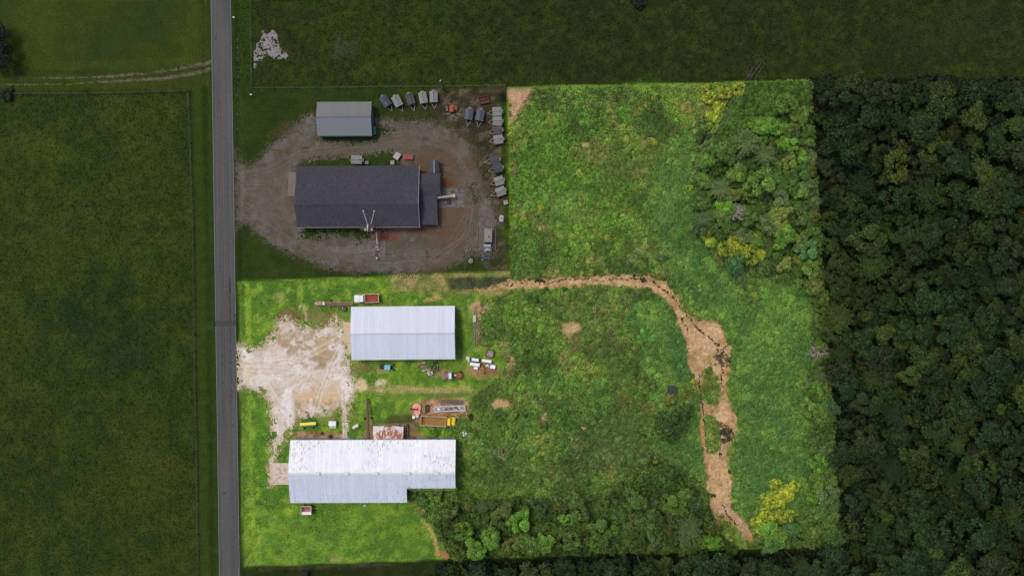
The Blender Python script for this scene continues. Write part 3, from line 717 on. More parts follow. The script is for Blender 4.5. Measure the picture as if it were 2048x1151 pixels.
# ---------------------------------------------------------------- buildings
def metal_roof(name, col, rust, rough=.45, lap=None, streak=.55, rust_amt=.6, thr=(.56, .68), var=.05, stripe=0):
    m, nt, N, L, bs = new_mat(name)
    tc = N.new("ShaderNodeTexCoord"); v = tc.outputs["Object"]
    c = mixc(nt, 1.0, col, maprange(nt, noise_out(nt, v, .35, 4, .6, (1, .35, 1)), .3, .7, 1 - var, 1 + var), 'MULTIPLY')
    c = mixc(nt, 1.0, c, maprange(nt, noise_out(nt, v, 2.2, 3, .6, (1, .1, 1)), .3, .7, 1 - var * .8, 1 + var * .8), 'MULTIPLY')
    if stripe:
        sp = N.new("ShaderNodeSeparateXYZ"); L.new(v, sp.inputs[0])
        fr = mathn(nt, 'FRACT', mathn(nt, 'MULTIPLY', sp.outputs[0], 1 / stripe)); k_ = mathn(nt, 'LESS_THAN', fr, .3)
        wv = N.new("ShaderNodeTexWhiteNoise"); wv.noise_dimensions = '1D'; L.new(mathn(nt, 'FLOOR', mathn(nt, 'MULTIPLY', sp.outputs[0], 1 / stripe)), wv.inputs["W"])
        c = mixc(nt, 1.0, c, maprange(nt, wv.outputs[0], 0, 1, .955, 1.03), 'MULTIPLY')
        c = mixc(nt, mathn(nt, 'MULTIPLY', k_, maprange(nt, noise_out(nt, v, .6, 3, .6, (1, .3, 1)), .35, .65, .0, .1)), c, (.16, .16, .17))  # darker band beside each rib: rib shading painted in, with grime
    if rust:
        a = noise_out(nt, v, 2.6, 5, .75, (1.0, .16, 1)); b = noise_out(nt, v, .09, 3, .6)
        k = mathn(nt, 'MULTIPLY', maprange(nt, a, thr[0], thr[1], 0, rust_amt), maprange(nt, b, .42, streak, 0, 1))
        c = mixc(nt, k, c, rust)
    L.new(c, bs.inputs["Base Color"]); bs.inputs["Roughness"].default_value = rough; bs.inputs["Specular IOR Level"].default_value = .35
    return m

M_ROOF_W = metal_roof("old_white_roof_steel", (.74, .75, .775), S(112, 92, 78), .5, streak=.62, rust_amt=.7, thr=(.53, .62), stripe=.8)
M_ROOF_S = metal_roof("galvanised_roof_steel", (.55, .59, .67), S(110, 110, 112), .5, streak=.6, rust_amt=.6, thr=(.56, .62), stripe=.8)
M_ROOF_B = metal_roof("pale_blue_roof_steel", (.56, .585, .665), None, .45, var=.035, stripe=.95)
M_ROOF_G = metal_roof("grey_roof_steel", S(104, 106, 104), None, .5, var=.04, stripe=.95)
M_ROOF_R = metal_roof("rusted_white_roof_steel", (.66, .60, .57), S(150, 88, 56), .8, streak=.43, rust_amt=.95, thr=(.42, .5), var=.2)
M_WALL_BL = mat("blue_grey_wall_steel", S(120, 142, 158), .6, dirt=S(120, 110, 96), dirt_amt=.4)
M_WALL_TE = mat("pale_teal_wall_steel", S(150, 182, 180), .6)
M_WALL_NB = mat("pale_wall_neighbour", S(96, 104, 106), .6)
M_TRIM_BL = mat("dark_blue_trim", S(60, 70, 92), .5)
M_TRIM_W = mat("white_trim", (.6, .6, .58), .5)
M_TRIM_N = mat("cream_trim_neighbour", S(130, 124, 116), .6)
M_DOOR = mat("grey_door_steel", S(140, 146, 150), .5)
M_GLASS = mat("window_glass", (.03, .035, .04), .08, var=.02, spec=.8)

class Bld:
    """a gabled shed: ridge along local X.  Roof outline given in photo pixels, at its eave heights."""
    def __init__(s, name, label, xl, xr, yt, yb, yr, ht, hb, hr, rot):
        s.ht, s.hb, s.hr = ht, hb, hr
        k = lambda h: MPP * (CAMH - h) / CAMH
        s.yt, s.yr, s.yb = (CY - yt) * k(ht), (CY - yr) * k(hr), (CY - yb) * k(hb)
        s.x0, s.x1 = (xl - CX) * k((ht + hb) / 2), (xr - CX) * k((ht + hb) / 2)
        s.cx, s.cy = (s.x0 + s.x1) / 2, s.yr
        s.L = s.x1 - s.x0; s.a = s.yt - s.yr; s.b = s.yb - s.yr     # local y of the eaves (a > 0, b < 0)
        s.root = empty(name, (s.cx, s.cy, 0), R(rot), label, "building")
    def top(s, y): return s.hr + (s.ht - s.hr) * y / s.a if y >= 0 else s.hr + (s.hb - s.hr) * y / s.b
    def slope(s, x0, x1, y0, y1, m, t=.12, ribs=.9, ribm=None, name="roof_slope", rh=.045, rw=.05):
        """roof plane between local y0 > y1"""
        z0, z1 = s.top(y0), s.top(y1)
        o = MB().slab([(x0, y1, z1), (x1, y1, z1), (x1, y0, z0), (x0, y0, z0)], t).build(name, m, s.root)
        if ribs:
            r = MB(); n = int((x1 - x0) / ribs); d = (x1 - x0) / n
            for i in range(n + 1):
                x = min(max(x0 + i * d, x0 + rw), x1 - rw)
                r.slab([(x - rw, y1 - .004, z1 + rh), (x + rw, y1 - .004, z1 + rh), (x + rw, y0 + .004, z0 + rh), (x - rw, y0 + .004, z0 + rh)], rh + .02)
            q = r.build("roof_rib", ribm or m, o); q["kind"] = "stuff"
        return o
    def lap(s, parent, x0, x1, ys, m, off=.02):
        for y in ys:
            z = s.top(y)
            MB().box((x0 + x1) / 2, y, z + off - .03, x1 - x0, .09, .05).build("sheet_lap", m, parent)
    def walls(s, m, inset=.35, pieces=None):
        for (x0, x1, a, b) in (pieces or [(-s.L / 2, s.L / 2, s.a, s.b)]):
            x0 += inset; x1 -= inset; a -= inset; b += inset
            mb = MB(); t = .16
            mb.v += [(x0, b, -.2), (x0, a, -.2), (x0, a, s.top(a) - t), (x0, 0, s.hr - t), (x0, b, s.top(b) - t),
                     (x1, b, -.2), (x1, a, -.2), (x1, a, s.top(a) - t), (x1, 0, s.hr - t), (x1, b, s.top(b) - t)]
            mb.f += [(0, 4, 3, 2, 1), (5, 6, 7, 8, 9), (0, 1, 6, 5), (1, 2, 7, 6), (2, 3, 8, 7), (3, 4, 9, 8), (4, 0, 5, 9)]
            mb.build("wall", m, s.root)
    def west_door(s, y, w, h, m, name="sliding_door", x=None, inset=.35):
        x = -s.L / 2 + inset if x is None else x
        d = BX(x - .04, y, 0.02, .07, w, h).build(name, m, s.root)
        BX(x - .1, y, h * .45, .05, .08, .3).build("handle", M_TRIM_W, d)
        BX(x - .06, y, h + .05, .1, w * 1.1, .12).build("door_track", M_TRIM_W, s.root)
    def east_door(s, y, w, h, m, inset=.35):
        x = s.L / 2 - inset
        d = BX(x + .04, y, 0.02, .07, w, h).build("side_door", m, s.root)
        BX(x + .1, y + w * .35, h * .45, .05, .08, .2).build("handle", M_TRIM_W, d)
    def window(s, x, north=True, inset=.35):
        y = (s.a - inset + .03) if north else (s.b + inset - .03)
        f = BX(x, y, 1.3, 1.2, .06, .9).build("window", M_TRIM_W, s.root)
        BX(x, y + (.035 if north else -.035), 1.38, 1.04, .02, .74).build("pane", M_GLASS, f)

# long white barn (bottom)
b = Bld("metal_barn", "long white metal barn with a notched south roof edge, rust streaks and five ridge vents", 580.5, 911.5, 879, 1003.6, 946, 4.1, 4.4, 6.4, .15)
hx = b.L / 2; nx = (814 - CX) * MPP * (CAMH - 4.4) / CAMH - b.cx
yn = (CY - 976) * MPP * (CAMH - 5.3) / CAMH - b.yr
rn = b.slope(-hx, hx, b.a, 0.0, M_ROOF_W, ribs=.8)
b.lap(rn, -hx, hx, (b.a * .29, b.a * .62), M_ROOF_W, .05)
rs = b.slope(-hx, nx, 0, b.b, M_ROOF_S, ribs=.8)
b.slope(nx + .003, hx, 0, yn, M_ROOF_S, ribs=.8)
b.lap(rs, -hx, nx, (b.b * .33, b.b * .69), M_ROOF_S, .05)
b.walls(M_WALL_BL, .35, [(-hx, nx, b.a, b.b), (nx - .7, hx, b.a, yn)])
MB().slab([(-hx - .03, -.28, b.hr + .02), (hx + .03, -.28, b.hr + .02), (hx + .03, .28, b.hr + .02), (-hx - .03, .28, b.hr + .02)], .05).build("ridge_cap", M_TRIM_W, b.root)
for px in (635, 692.8, 752, 815.7, 873):
    x = (px - CX) * MPP * (CAMH - 6.4) / CAMH - b.cx
    v = BX(x, .05, b.hr + .03, 1.35, .75, .3, tx=.95, ty=.8).build("ridge_vent", M_TRIM_W, b.root)
    BX(x, .05, b.hr + .335, 1.5, .85, .05).build("vent_hood", M_TRIM_W, v)
x = (849 - CX) * MPP * .97 - b.cx; y = (CY - 913) * MPP * .97 - b.yr
BX(x, y, b.top(y) + .02, .7, .5, .3).build("roof_hatch", M_TRIM_W, b.root)
BX(0, b.a + .02, b.ht - .2, b.L, .14, .16).build("gutter", M_WALL_BL, b.root)
BX((-hx + nx) / 2, b.b - .08, b.hb - .22, nx + hx, .14, .16).build("gutter", M_TRIM_W, b.root)
b.west_door(-.4, 4.8, 3.9, M_DOOR)
b.east_door(3, 1.1, 2.1, M_DOOR)
for x in (-20, -13, -6, 12, 19): b.window(x)
for x in (-18, -10, -2): b.window(x, False)
BARN = b

# pale blue barn (middle)
b = Bld("metal_barn", "pale blue-grey metal barn with a thin ridge cap beside the gravel yard", 702.5, 910, 613, 717.8, 667, 4.2, 4.3, 5.7, .5)
hx = b.L / 2
rn = b.slope(-hx, hx, b.a, 0.0, M_ROOF_B, ribs=.95, rh=.03, rw=.035); b.slope(-hx, hx, 0, b.b, M_ROOF_B, ribs=.95, rh=.03, rw=.035)
b.walls(M_WALL_TE)
MB().slab([(-hx - .35, -.2, b.hr + .04), (hx + .03, -.2, b.hr + .04), (hx + .03, .2, b.hr + .04), (-hx - .35, .2, b.hr + .04)], .08).build("ridge_cap", mat("ridge_cap_grey", (.40, .42, .47), .4), b.root)
for s_, yy, zz in ((1, b.a + .06, b.ht), (-1, b.b - .07, b.hb)): BX(0, yy, zz - .2, b.L, .13, .15).build("gutter", M_TRIM_W, b.root)
b.west_door(.6, 5.2, 3.9, M_DOOR); b.east_door(-2, 1.1, 2.1, M_DOOR)
MB().box(-hx + .3, 3.9, 0, .5, 1.0, 2.1).build("side_door", M_DOOR, b.root)
for x in (-10, 0, 9): b.window(x); b.window(x, False)

# grey garage (neighbour)
b = Bld("metal_garage", "small grey metal garage with a dark blue ridge line and green trim", 634.5, 743.5, 203.5, 271, 233.5, 3.6, 3.5, 4.9, .3)
hx = b.L / 2
b.slope(-hx, hx, b.a, .14, M_ROOF_G, ribs=.95, rh=.02, rw=.03); b.slope(-hx, hx, -.14, b.b, mat("grey_roof_south", S(102, 108, 114), .5, var=.04), ribs=.95, rh=.02, rw=.03)
MB().slab([(-hx - .04, -.2, b.hr + .05), (hx + .04, -.2, b.hr + .05), (hx + .04, .2, b.hr + .05), (-hx - .04, .2, b.hr + .05)], .1).build("ridge_cap", M_TRIM_BL, b.root)
b.walls(M_WALL_NB, .3)
BX(0, b.b - .07, b.hb - .2, b.L, .13, .17).build("gutter", mat("dull_green_trim", S(70, 98, 90), .6), b.root)
b.east_door(-1.5, 3.2, 2.7, mat("pink_grey_door", S(104, 92, 92), .6), .3); b.west_door(1.2, 3.0, 2.6, M_DOOR, "garage_door", inset=.3)
x = W(749, 263); tag(BX(0, 0, 0, 1.5, 2.4, 1.3, tx=.92, ty=.92).build("waste_bin", mat("green_bin_plastic", S(46, 82, 66), .5), None, (x.x, x.y, 0), .08), "green waste container against the east wall of the grey garage", "bin")
BX(0, 0, 1.31, 1.5, 2.4, .06).build("lid", mat("green_lid", S(58, 96, 78), .5), bpy.data.objects["waste_bin"])

# shingled shop (neighbour)
def shingle(name, c, k):
    m, nt, N, L, bs = new_mat(name)
    tc = N.new("ShaderNodeTexCoord"); v = tc.outputs["Object"]
    f = noise_out(nt, v, 2.0, 2, .8, (1, 1.8, 1)); g = noise_out(nt, v, .12, 3, .6)
    q = mathn(nt, 'MULTIPLY', maprange(nt, f, .3, .7, 1 - k, 1 + k), maprange(nt, g, .3, .7, .9, 1.1))
    L.new(mixc(nt, 1.0, c, q, 'MULTIPLY'), bs.inputs["Base Color"]); bs.inputs["Roughness"].default_value = .9; bs.inputs["Specular IOR Level"].default_value = .15
    return m
M_SH = shingle("dark_grey_shingles", S(64, 62, 68), .4)
M_WALL_D = mat("grey_siding", S(120, 118, 112), .8)
b = Bld("shingled_shop", "large shop with a dark charcoal shingle roof in the brown gravel yard", 594, 838.5, 331.5, 454, 408.5, 3.9, 3.7, 6.4, .25)
hx = b.L / 2
for (y0, y1) in ((b.a, 0), (0, b.b)): b.slope(-hx, hx, y0, y1, M_SH, ribs=0)
# courses of shingles that catch light, one thin raised strip each
for side, yy in ((1, b.a), (-1, b.b)):
    mb = MB(); n = int(abs(yy) / .42)
    for i in range(1, n + 1):
        y = yy * i / n; z = b.top(y); y2 = y - side * .2; mb.slab([(-hx + .02, min(y, y2), b.top(min(y, y2)) + .02), (hx - .02, min(y, y2), b.top(min(y, y2)) + .02), (hx - .02, max(y, y2), b.top(max(y, y2)) + .02), (-hx + .02, max(y, y2), b.top(max(y, y2)) + .02)], .03)
    o = mb.build("shingle_course", M_SH, b.root); o["kind"] = "stuff"
MB().slab([(-hx, -.15, b.hr + .05), (hx, -.15, b.hr + .05), (hx, .15, b.hr + .05), (-hx, .15, b.hr + .05)], .06).build("ridge_cap", M_SH, b.root)
b.walls(M_WALL_D, .35)
BX(-7.5, b.b - .08, b.hb - .2, b.L * .58, .15, .16).build("gutter", M_TRIM_N, b.root); BX(11, b.b - .08, b.hb - .2, 14.6, .15, .16).build("gutter", M_TRIM_N, b.root)
for z0, y0, y1 in ((0, b.a, 0), (0, 0, b.b)):
    MB().slab([(hx, y1, b.top(y1) + .03), (hx + .16, y1, b.top(y1) + .03), (hx + .16, y0, b.top(y0) + .03), (hx, y0, b.top(y0) + .03)], .22).build("gable_trim", M_TRIM_N, b.root)
b.west_door(2, 4.2, 3.3, mat("white_roller_door", S(140, 138, 132), .6), "roller_door")
for x in (-14, -7, 0, 6): b.window(x)
BX(-hx + .1, b.a - 2.2, 0, .9, 2.4, 2.3).build("meter_cabinet", mat("pale_cabinet", S(150, 148, 142), .6), b.root)
def annex(name, px0, px1, py0, py1, he, hr, pyr, lab):
    c = Bld.__new__(Bld); k = lambda h: MPP * (CAMH - h) / CAMH
    x0, x1 = (px0 - CX) * k(he) - b.cx, (px1 - CX) * k(he) - b.cx
    y0, y1, yr = (CY - py0) * k(he) - b.cy, (CY - py1) * k(he) - b.cy, (CY - pyr) * k(hr) - b.cy
    if hr > he:
        MB().slab([(x0, yr, hr), (x1, yr, hr), (x1, y0, he), (x0, y0, he)], .12).build(name, M_SH, b.root)
        MB().slab([(x0, y1, he), (x1, y1, he), (x1, yr - .002, hr), (x0, yr - .002, hr)], .12).build(name, M_SH, b.root)
    else:
        MB().slab([(x0, y1, he), (x1, y1, he), (x1, y0, he + .5), (x0, y0, he + .5)], .12).build(name, M_SH, b.root)
    BX((x0 + x1) / 2 - .15, (y0 + y1) / 2, -.2, x1 - x0 - .3, abs(y0 - y1) - .5, he + .1).build("annex_wall", M_WALL_D, b.root)
    BX(x1 + .05, (y0 + y1) / 2, he - .25, .12, abs(y0 - y1), .2).build("gutter", M_TRIM_N, b.root)
annex("annex_roof", 838.5, 880, 347.5, 391, 3.2, 4.2, 368, "")
annex("annex_roof", 838.5, 873.5, 391.5, 450, 2.9, 2.9, 420, "")
annex("porch_roof", 720, 741, 452, 461, 2.8, 2.8, 456, "")

# black shed with pale ridge line
b2 = Bld.__new__(Bld)
p = W(868.5, 333.5, 2.6); root = empty("storage_shed", (p.x, p.y, 0), 0, "small black roofed shed with a pale ridge strip north of the annex", "shed")
mb = MB()
MB().slab([(-1.42, -1.9, 2.4), (0, -1.9, 3.0), (0, 1.95, 3.0), (-1.42, 1.95, 2.4)], .1).build("roof", mat("black_shed_roof", S(52, 54, 62), .7), root)
MB().slab([(0.003, -1.9, 3.0), (1.42, -1.9, 2.4), (1.42, 1.95, 2.4), (0.003, 1.95, 3.0)], .1).build("roof", mat("black_shed_roof", S(52, 54, 62), .7), root)
BX(0, .02, 2.98, .28, 3.9, .08).build("ridge_strip", mat("pale_strip", S(120, 124, 128), .5), root)
BX(0, 0, 0, 2.5, 3.6, 2.35).build("wall", M_WALL_D, root); BX(0, 1.83, 0, .9, .05, 1.9).build("door", M_DOOR, root)

# rusty lean-to against the north wall of the white barn
p0, p1 = W(746, 852, 3.0), W(806.5, 877, 3.0)
root = empty("lean_to_shed", ((p0.x + p1.x) / 2, (p0.y + p1.y) / 2, 0), 0, "lean-to shed with a rust streaked sheet roof against the white barn", "shed")
w = (p1.x - p0.x); hgt_ = abs(p0.y - p1.y)
n = 8
for i in range(n):      # eight overlapping sheets
    x0 = -w / 2 + i * w / n; x1 = x0 + w / n + .06; dz = .03 * (i % 2); j = random.uniform(-.12, .12)
    sh = MB().slab([(x0, -hgt_ / 2, 3.6 + dz), (x1, -hgt_ / 2, 3.6 + dz), (x1, hgt_ / 2 + j, 2.8 + dz), (x0, hgt_ / 2 + j, 2.8 + dz)], .025).build("roof_sheet", M_ROOF_R, root)
    r = MB()
    for k in range(5):
        x = x0 + (k + .5) * (x1 - x0) / 5
        r.slab([(x - .03, -hgt_ / 2, 3.625 + dz), (x + .03, -hgt_ / 2, 3.625 + dz), (x + .03, hgt_ / 2 + j, 2.825 + dz), (x - .03, hgt_ / 2 + j, 2.825 + dz)], .03)
    r.build("corrugation", M_ROOF_R, sh)
M_WOOD = mat("weathered_timber", S(150, 128, 108), .9, var=.25, scale=2, dirt=S(96, 80, 64), dirt_amt=.7, dirt_stretch=(1, .2, 1), dirt_scale=3)
for sx_ in (-w / 2 + .2, 0, w / 2 - .2): BX(sx_, hgt_ / 2 - .2, 0, .15, .15, 2.75).build("post", M_WOOD, root)
BX(0, hgt_ / 2 - .2, 2.55, w - .2, .12, .2).build("beam", M_WOOD, root)
BX(0, -hgt_ / 2 + .3, 3.2, w - .2, .12, .25).build("beam", M_WOOD, root)
p = W(786, 863, .6); root = empty("timber_pen", (p.x, p.y, 0), 0, "low plank pen wrapped round the rusty lean-to", "pen")
for (x0, y0, x1, y1, nn) in ((758, 848.5, 800, 848, 1), (800, 848, 816, 848, 1), (812, 848, 813, 877, 1), (816, 848, 817, 878, 1), (757, 850, 800, 851, 1)):
    a, c = W(x0, y0), W(x1, y1); d = c - a; L_ = d.length; an = math.atan2(d.y, d.x)
    for zz in (.15, .45, .8): BX((a.x + c.x) / 2 - p.x, (a.y + c.y) / 2 - p.y, zz, L_, .16, .18, rz=an).build("plank", M_WOOD, root)
    for q in (a, c): BX(q.x - p.x, q.y - p.y, 0, .22, .22, 1.1).build("post", M_WOOD, root)

# ---------------------------------------------------------------- vehicles, machines and yard things
M_TYRE = mat("black_rubber", (.02, .02, .021), .9, var=.2)
M_RIM = mat("dull_rim", (.3, .29, .28), .6)
M_FRAME = mat("dark_chassis_steel", S(58, 48, 44), .7, dirt=S(104, 62, 42), dirt_amt=.6)
M_RUST = mat("rusty_steel", S(118, 74, 60), .85, var=.25, dirt=S(78, 50, 42), dirt_amt=.7, dirt_scale=3)
M_WHT = mat("white_enamel", (.74, .75, .77), .4, var=.05, dirt=S(150, 130, 110), dirt_amt=.5, dirt_scale=1.6, thr=(.6, .7))
M_OLDW = mat("chalky_white_paint", (.66, .65, .64), .7, var=.1, dirt=S(170, 140, 124), dirt_amt=.6, dirt_scale=2.5, thr=(.56, .66))

def wheel(root, x, y, r=.48, w=.3, rim=M_RIM):
    t = MB().lathe([(r * .62, -w / 2), (r * .93, -w / 2), (r, -w * .3), (r, w * .3), (r * .93, w / 2), (r * .62, w / 2)], (0, 0, 0), 18, 'Y').build("wheel", M_TYRE, root, (x, y, r))
    MB().lathe([(r * .3, -w * .42), (r * .6, -w * .38), (r * .6, w * .38), (r * .3, w * .42)], (0, 0, 0), 12, 'Y').build("rim", rim, t)
    return t

def open_bed(root, x0, x1, wd, z, h, mw, mf, t=.12, name="dump_bed", ribs=0, mi=None):
    L_ = x1 - x0; c = (x0 + x1) / 2
    mb = MB()
    mb.box(c, wd / 2 - t / 2, z, L_, t, h); mb.box(c, -wd / 2 + t / 2, z, L_, t, h)
    mb.box(x0 + t / 2, 0, z, t, wd - 2 * t, h * .92); mb.box(x1 - t / 2, 0, z, t, wd - 2 * t, h * 1.12)
    bed = mb.build(name, mw, root)
    BX(c, 0, z - .1, L_ - 2 * t, wd - 2 * t, .15).build("bed_floor", mf, bed)
    if ribs:
        for i in range(ribs):
            BX(x0 + t + (i + .5) * (L_ - 2 * t) / ribs, 0, z + .05, .05, wd - 2 * t - .04, .03).build("floor_rib", mi or mf, bed)
        for i in range(ribs // 2):
            for sd in (-1, 1): BX(x0 + (i + .5) * L_ / (ribs // 2), sd * (wd / 2 + .05), z, .1, .09, h * .95).build("side_post", mw, bed)
    return bed

def truck(name, label, px, py, ang, hood, cab, bed, wd, cabm, hoodm, bedm, floorm, bedh=1.0, ribs=0, bw=None, group=None):
    """+X forward.  hood, cab, bed = lengths."""
    p = W(px, py, 1.5); L_ = hood + cab + .25 + bed; x = L_ / 2
    root = empty(name, (p.x, p.y, float(hgt(px, py))), R(ang), label, "truck", group)
    xf = x
    mb = MB(); mb.box(0, .45, .75, L_ - .3, .14, .22); mb.box(0, -.45, .75, L_ - .3, .14, .22)
    for i in range(5): mb.box(-L_ / 2 + .6 + i * (L_ - 1.4) / 4, 0, .78, .12, .8, .16)
    mb.build("chassis", M_FRAME, root)
    hw = wd * .82
    h = MB().box(xf - hood / 2, 0, .95, hood, hw * .82, .75, tx=.94, ty=.86)
    h = h.build("hood", hoodm, root, bevel=.06)
    for sd in (-1, 1): 
        BX(xf - hood * .5, sd * hw * .46, .75, hood * .78, hw * .2, .5, tx=.85, ty=.8).build("fender", hoodm, root, bevel=.05)
        MB().tube((xf + .01, sd * hw * .33, 1.15), (xf + .06, sd * hw * .33, 1.15), .11).build("headlight", M_TRIM_W, h)
    BX(xf + .1, 0, .55, .14, wd * .9, .28).build("bumper", M_TRIM_W, root)
    BX(xf + .02, 0, 1.0, .05, hw * .5, .5).build("grille", M_FRAME, h)
    cx_ = xf - hood - cab / 2
    c = MB().box(cx_, 0, .95, cab, hw, .85).box(cx_ - cab * .06, 0, 1.8, cab * .86, hw * .97, .68, tx=.82, ty=.9).build("cab", cabm, root, bevel=.05)
    ws = MB().slab([(cx_ + cab * .42, -hw * .44, 1.8), (cx_ + cab * .42, hw * .44, 1.8), (cx_ + cab * .27, hw * .41, 2.42), (cx_ + cab * .27, -hw * .41, 2.42)], .04)
    ws.v = [(a + .035, b_, c_ + .02) for a, b_, c_ in ws.v]; ws.build("windshield", M_GLASS, c)
    for sd in (-1, 1):
        BX(cx_ - .05, sd * (hw * .475), 1.85, cab * .5, .05, .42).build("window", M_GLASS, c)
        mr = MB().box(cx_ + cab * .4, sd * (hw / 2 + .16), 1.7, .1, .2, .38).tube((cx_ + cab * .4, sd * hw * .45, 1.8), (cx_ + cab * .4, sd * (hw / 2 + .1), 1.8), .02, n=6)
        mr.build("mirror", M_TRIM_W, c)
    x1 = xf - hood - cab - .25; x0 = x1 - bed
    MB().tube((x1 + .12, hw * .42, .9), (x1 + .12, hw * .42, 2.9), .07, n=8).build("exhaust_stack", M_RIM, root)
    MB().tube((cx_ + .1, -hw / 2 - .12, .75), (cx_ - cab * .6, -hw / 2 - .12, .75), .24, n=12).build("fuel_tank", M_RIM, root)
    for sd in (-.6, -.2, .2, .6): BX(cx_ + cab * .1, sd * hw * .4, 2.47, .12, .1, .06).build("roof_lamp", mat("amber_lamp_glass", (.5, .2, .03), .3), c)
    BX(xf - hood * .5, 0, 1.705, hood * .85, .05, .02).build("hood_seam", M_FRAME, h)
    if bedh: open_bed(root, x0, x1, bw or wd, 1.15, bedh, bedm, floorm, ribs=ribs, mi=M_RUST)
    for xx, dbl in ((xf - hood * .55, 0), (x0 + bed * .22, 1), (x0 + bed * .22 + 1.15, 1)):
        if bed < 3.2 and xx > x0 + bed * .3 and dbl: continue
        for sd in (-1, 1): wheel(root, xx, sd * (wd / 2 - (.28 if dbl else .2)), .48, .45 if dbl else .28)
    return root

truck("dump_truck", "white cab truck with a rust red open bed north of the pale blue barn", 733, 596.5, 182, 1.5, 1.45, 4.15, 2.6, M_WHT, M_WHT,
      mat("cream_bed_rim", S(214, 186, 160), .6, dirt=S(140, 90, 70), dirt_amt=.5), mat("rust_red_bed_floor", S(142, 66, 54), .9, var=.2, scale=1.2, dirt=S(120, 60, 48), dirt_amt=.5), .8)
truck("dump_truck", "yellow truck with a long brown slatted bed beside the white trough", 876, 841.3, -3, 1.1, 1.15, 7.6, 2.9,
      mat("bright_yellow_paint", S(236, 196, 22), .5, var=.1), mat("bright_yellow_hood", S(232, 200, 34), .5, var=.15, scale=3, dirt=S(190, 150, 30), dirt_amt=.5),
      mat("tan_bed_rim", S(206, 176, 146), .7, dirt=S(170, 120, 90), dirt_amt=.5), mat("brown_bed_floor", S(150, 120, 64), .9, var=.2, scale=.6, dirt=S(128, 92, 34), dirt_amt=.8, dirt_scale=.6, thr=(.42, .6)), 1.25, ribs=14)
t = truck("flatbed_truck", "old truck with a faded maroon hood, white cab and stripped rusty bed", 905.5, 750.5, 181, 1.55, 1.05, 2.9, 2.3, M_WHT, mat("faded_maroon_paint", S(142, 106, 108), .7, var=.15, dirt=S(110, 70, 66), dirt_amt=.5),
      M_FRAME, M_RUST, 0)
mb = MB()
for y in (-.95, -.5, .5, .95): mb.box(-1.35, y, 1.02, 3.0, .1, .12)
for x in (-2.7, -2.1, -1.5, -.9, -.2): mb.box(x, 0, 1.06, .1, 2.1, .1)
mb.build("bed_frame", M_RUST, t)
BX(-1.9, .1, .98, 1.6, 1.2, .2).build("rusty_deck", mat("orange_rust", S(146, 78, 58), .9, var=.3), t); MB().tube((-.75, -.1, 1.0), (-.75, -.1, 1.45), .3, n=14).build("drum", mat("pale_green_drum", S(186, 190, 150), .6), t)
t = truck("service_truck", "pale box bodied truck parked nose down on the neighbour's broken slab", 976, 478.8, -91, .75, 1.1, .4, 2.4, mat("grey_white_cab", S(134, 140, 142), .5), mat("grey_white_cab", S(1, 1, 1)), M_FRAME, M_FRAME, 0)
t.location.y -= 2.0
BX(-3.2, 0, 1.1, 4.1, 2.4, 1.2, tx=.98, ty=.96).build("cargo_box", mat("dusty_box_roof", S(120, 118, 110), .7, dirt=S(88, 84, 78), dirt_amt=.5), t, bevel=.04); BX(-3.2, 0, .8, 4.4, .9, .3).build("subframe", M_FRAME, t)
BX(-2.8, .2, 2.31, .5, .3, .12).build("roof_vent", M_FRAME, t); wheel(t, -4.2, 1.0, .48, .4); wheel(t, -4.2, -1.0, .48, .4)

# grain augers
def auger(label, pa, pb, za, zb, r, m, wheels, hopper=True):
    a, b_ = W(*pa, za), W(*pb, zb); g = W(*wheels)
    root = empty("grain_auger", (g.x, g.y, 0), 0, label, "auger")
    a, b_ = a - g, b_ - g; a.z, b_.z = za, zb
    d = (b_ - a).normalized(); s_ = d.cross(Vector((0, 0, 1))).normalized()
    MB().tube(a, b_, r, n=12).build("tube", m, root)
    for sd in (-1, 1): MB().tube(a + s_ * sd * r * 1.25, b_ + s_ * sd * r * 1.25, .05, n=6).build("rail", M_RIM if hopper else m, root)
    for i in range(26 if hopper else 10):
        q = a + (b_ - a) * (i + .5) / (26 if hopper else 10); MB().tube(q - d * .05, q + d * .05, r * 1.08, n=12).build("clamp", M_RUST, root)
    for sd in (-1, 1):
        w_ = s_ * sd * 1.1; wl = MB().lathe([(.2, -.11), (.36, -.11), (.4, -.06), (.4, .06), (.36, .11), (.2, .11)], (0, 0, 0), 16, 'Y').build("wheel", M_TYRE, root, (w_.x, w_.y, .4))
        wl.rotation_euler = (0, 0, math.atan2(d.y, d.x))
        MB().tube((w_.x, w_.y, .4), a + (b_ - a) * .45 + Vector((0, 0, -r)), .05, n=6).build("leg", M_FRAME, root)
    MB().tube(s_ * 1.05 + Vector((0, 0, .4)), s_ * -1.05 + Vector((0, 0, .4)), .05, n=6).build("axle", M_FRAME, root)
    return root, a, b_, d, s_
root, a, b_, d, s_ = auger("long rusty red grain auger lying in the grass toward the white cab truck", (648, 606.5), (707, 607.5), .7, 1.9, .34, mat("auger_red", S(148, 96, 84), .8, var=.25, dirt=S(112, 64, 56), dirt_amt=.6), (662, 607.2))
h = MB().box(a.x - 1.2, a.y + .05, .3, 2.3, .95, .6, tx=1.05, ty=1.2).build("hopper", mat("hopper_pink_rust", S(176, 128, 112), .8, dirt=S(120, 70, 60), dirt_amt=.6), root)
BX(a.x + .05, a.y, .5, .45, .9, .65).build("motor_cover", M_OLDW, root); MB().tube((a.x - 2.45, a.y + .05, .3), (a.x - 2.45, a.y + .05, .95), .22).build("hopper_cap", M_OLDW, root)
auger("long dark brown grain auger on two wheels pointing at the white barn", (734.2, 796), (737.2, 879), 1.0, 3.6, .27, mat("auger_brown", S(110, 74, 62), .8, var=.25, dirt=S(80, 52, 46), dirt_amt=.6), (737, 835), hopper=False)

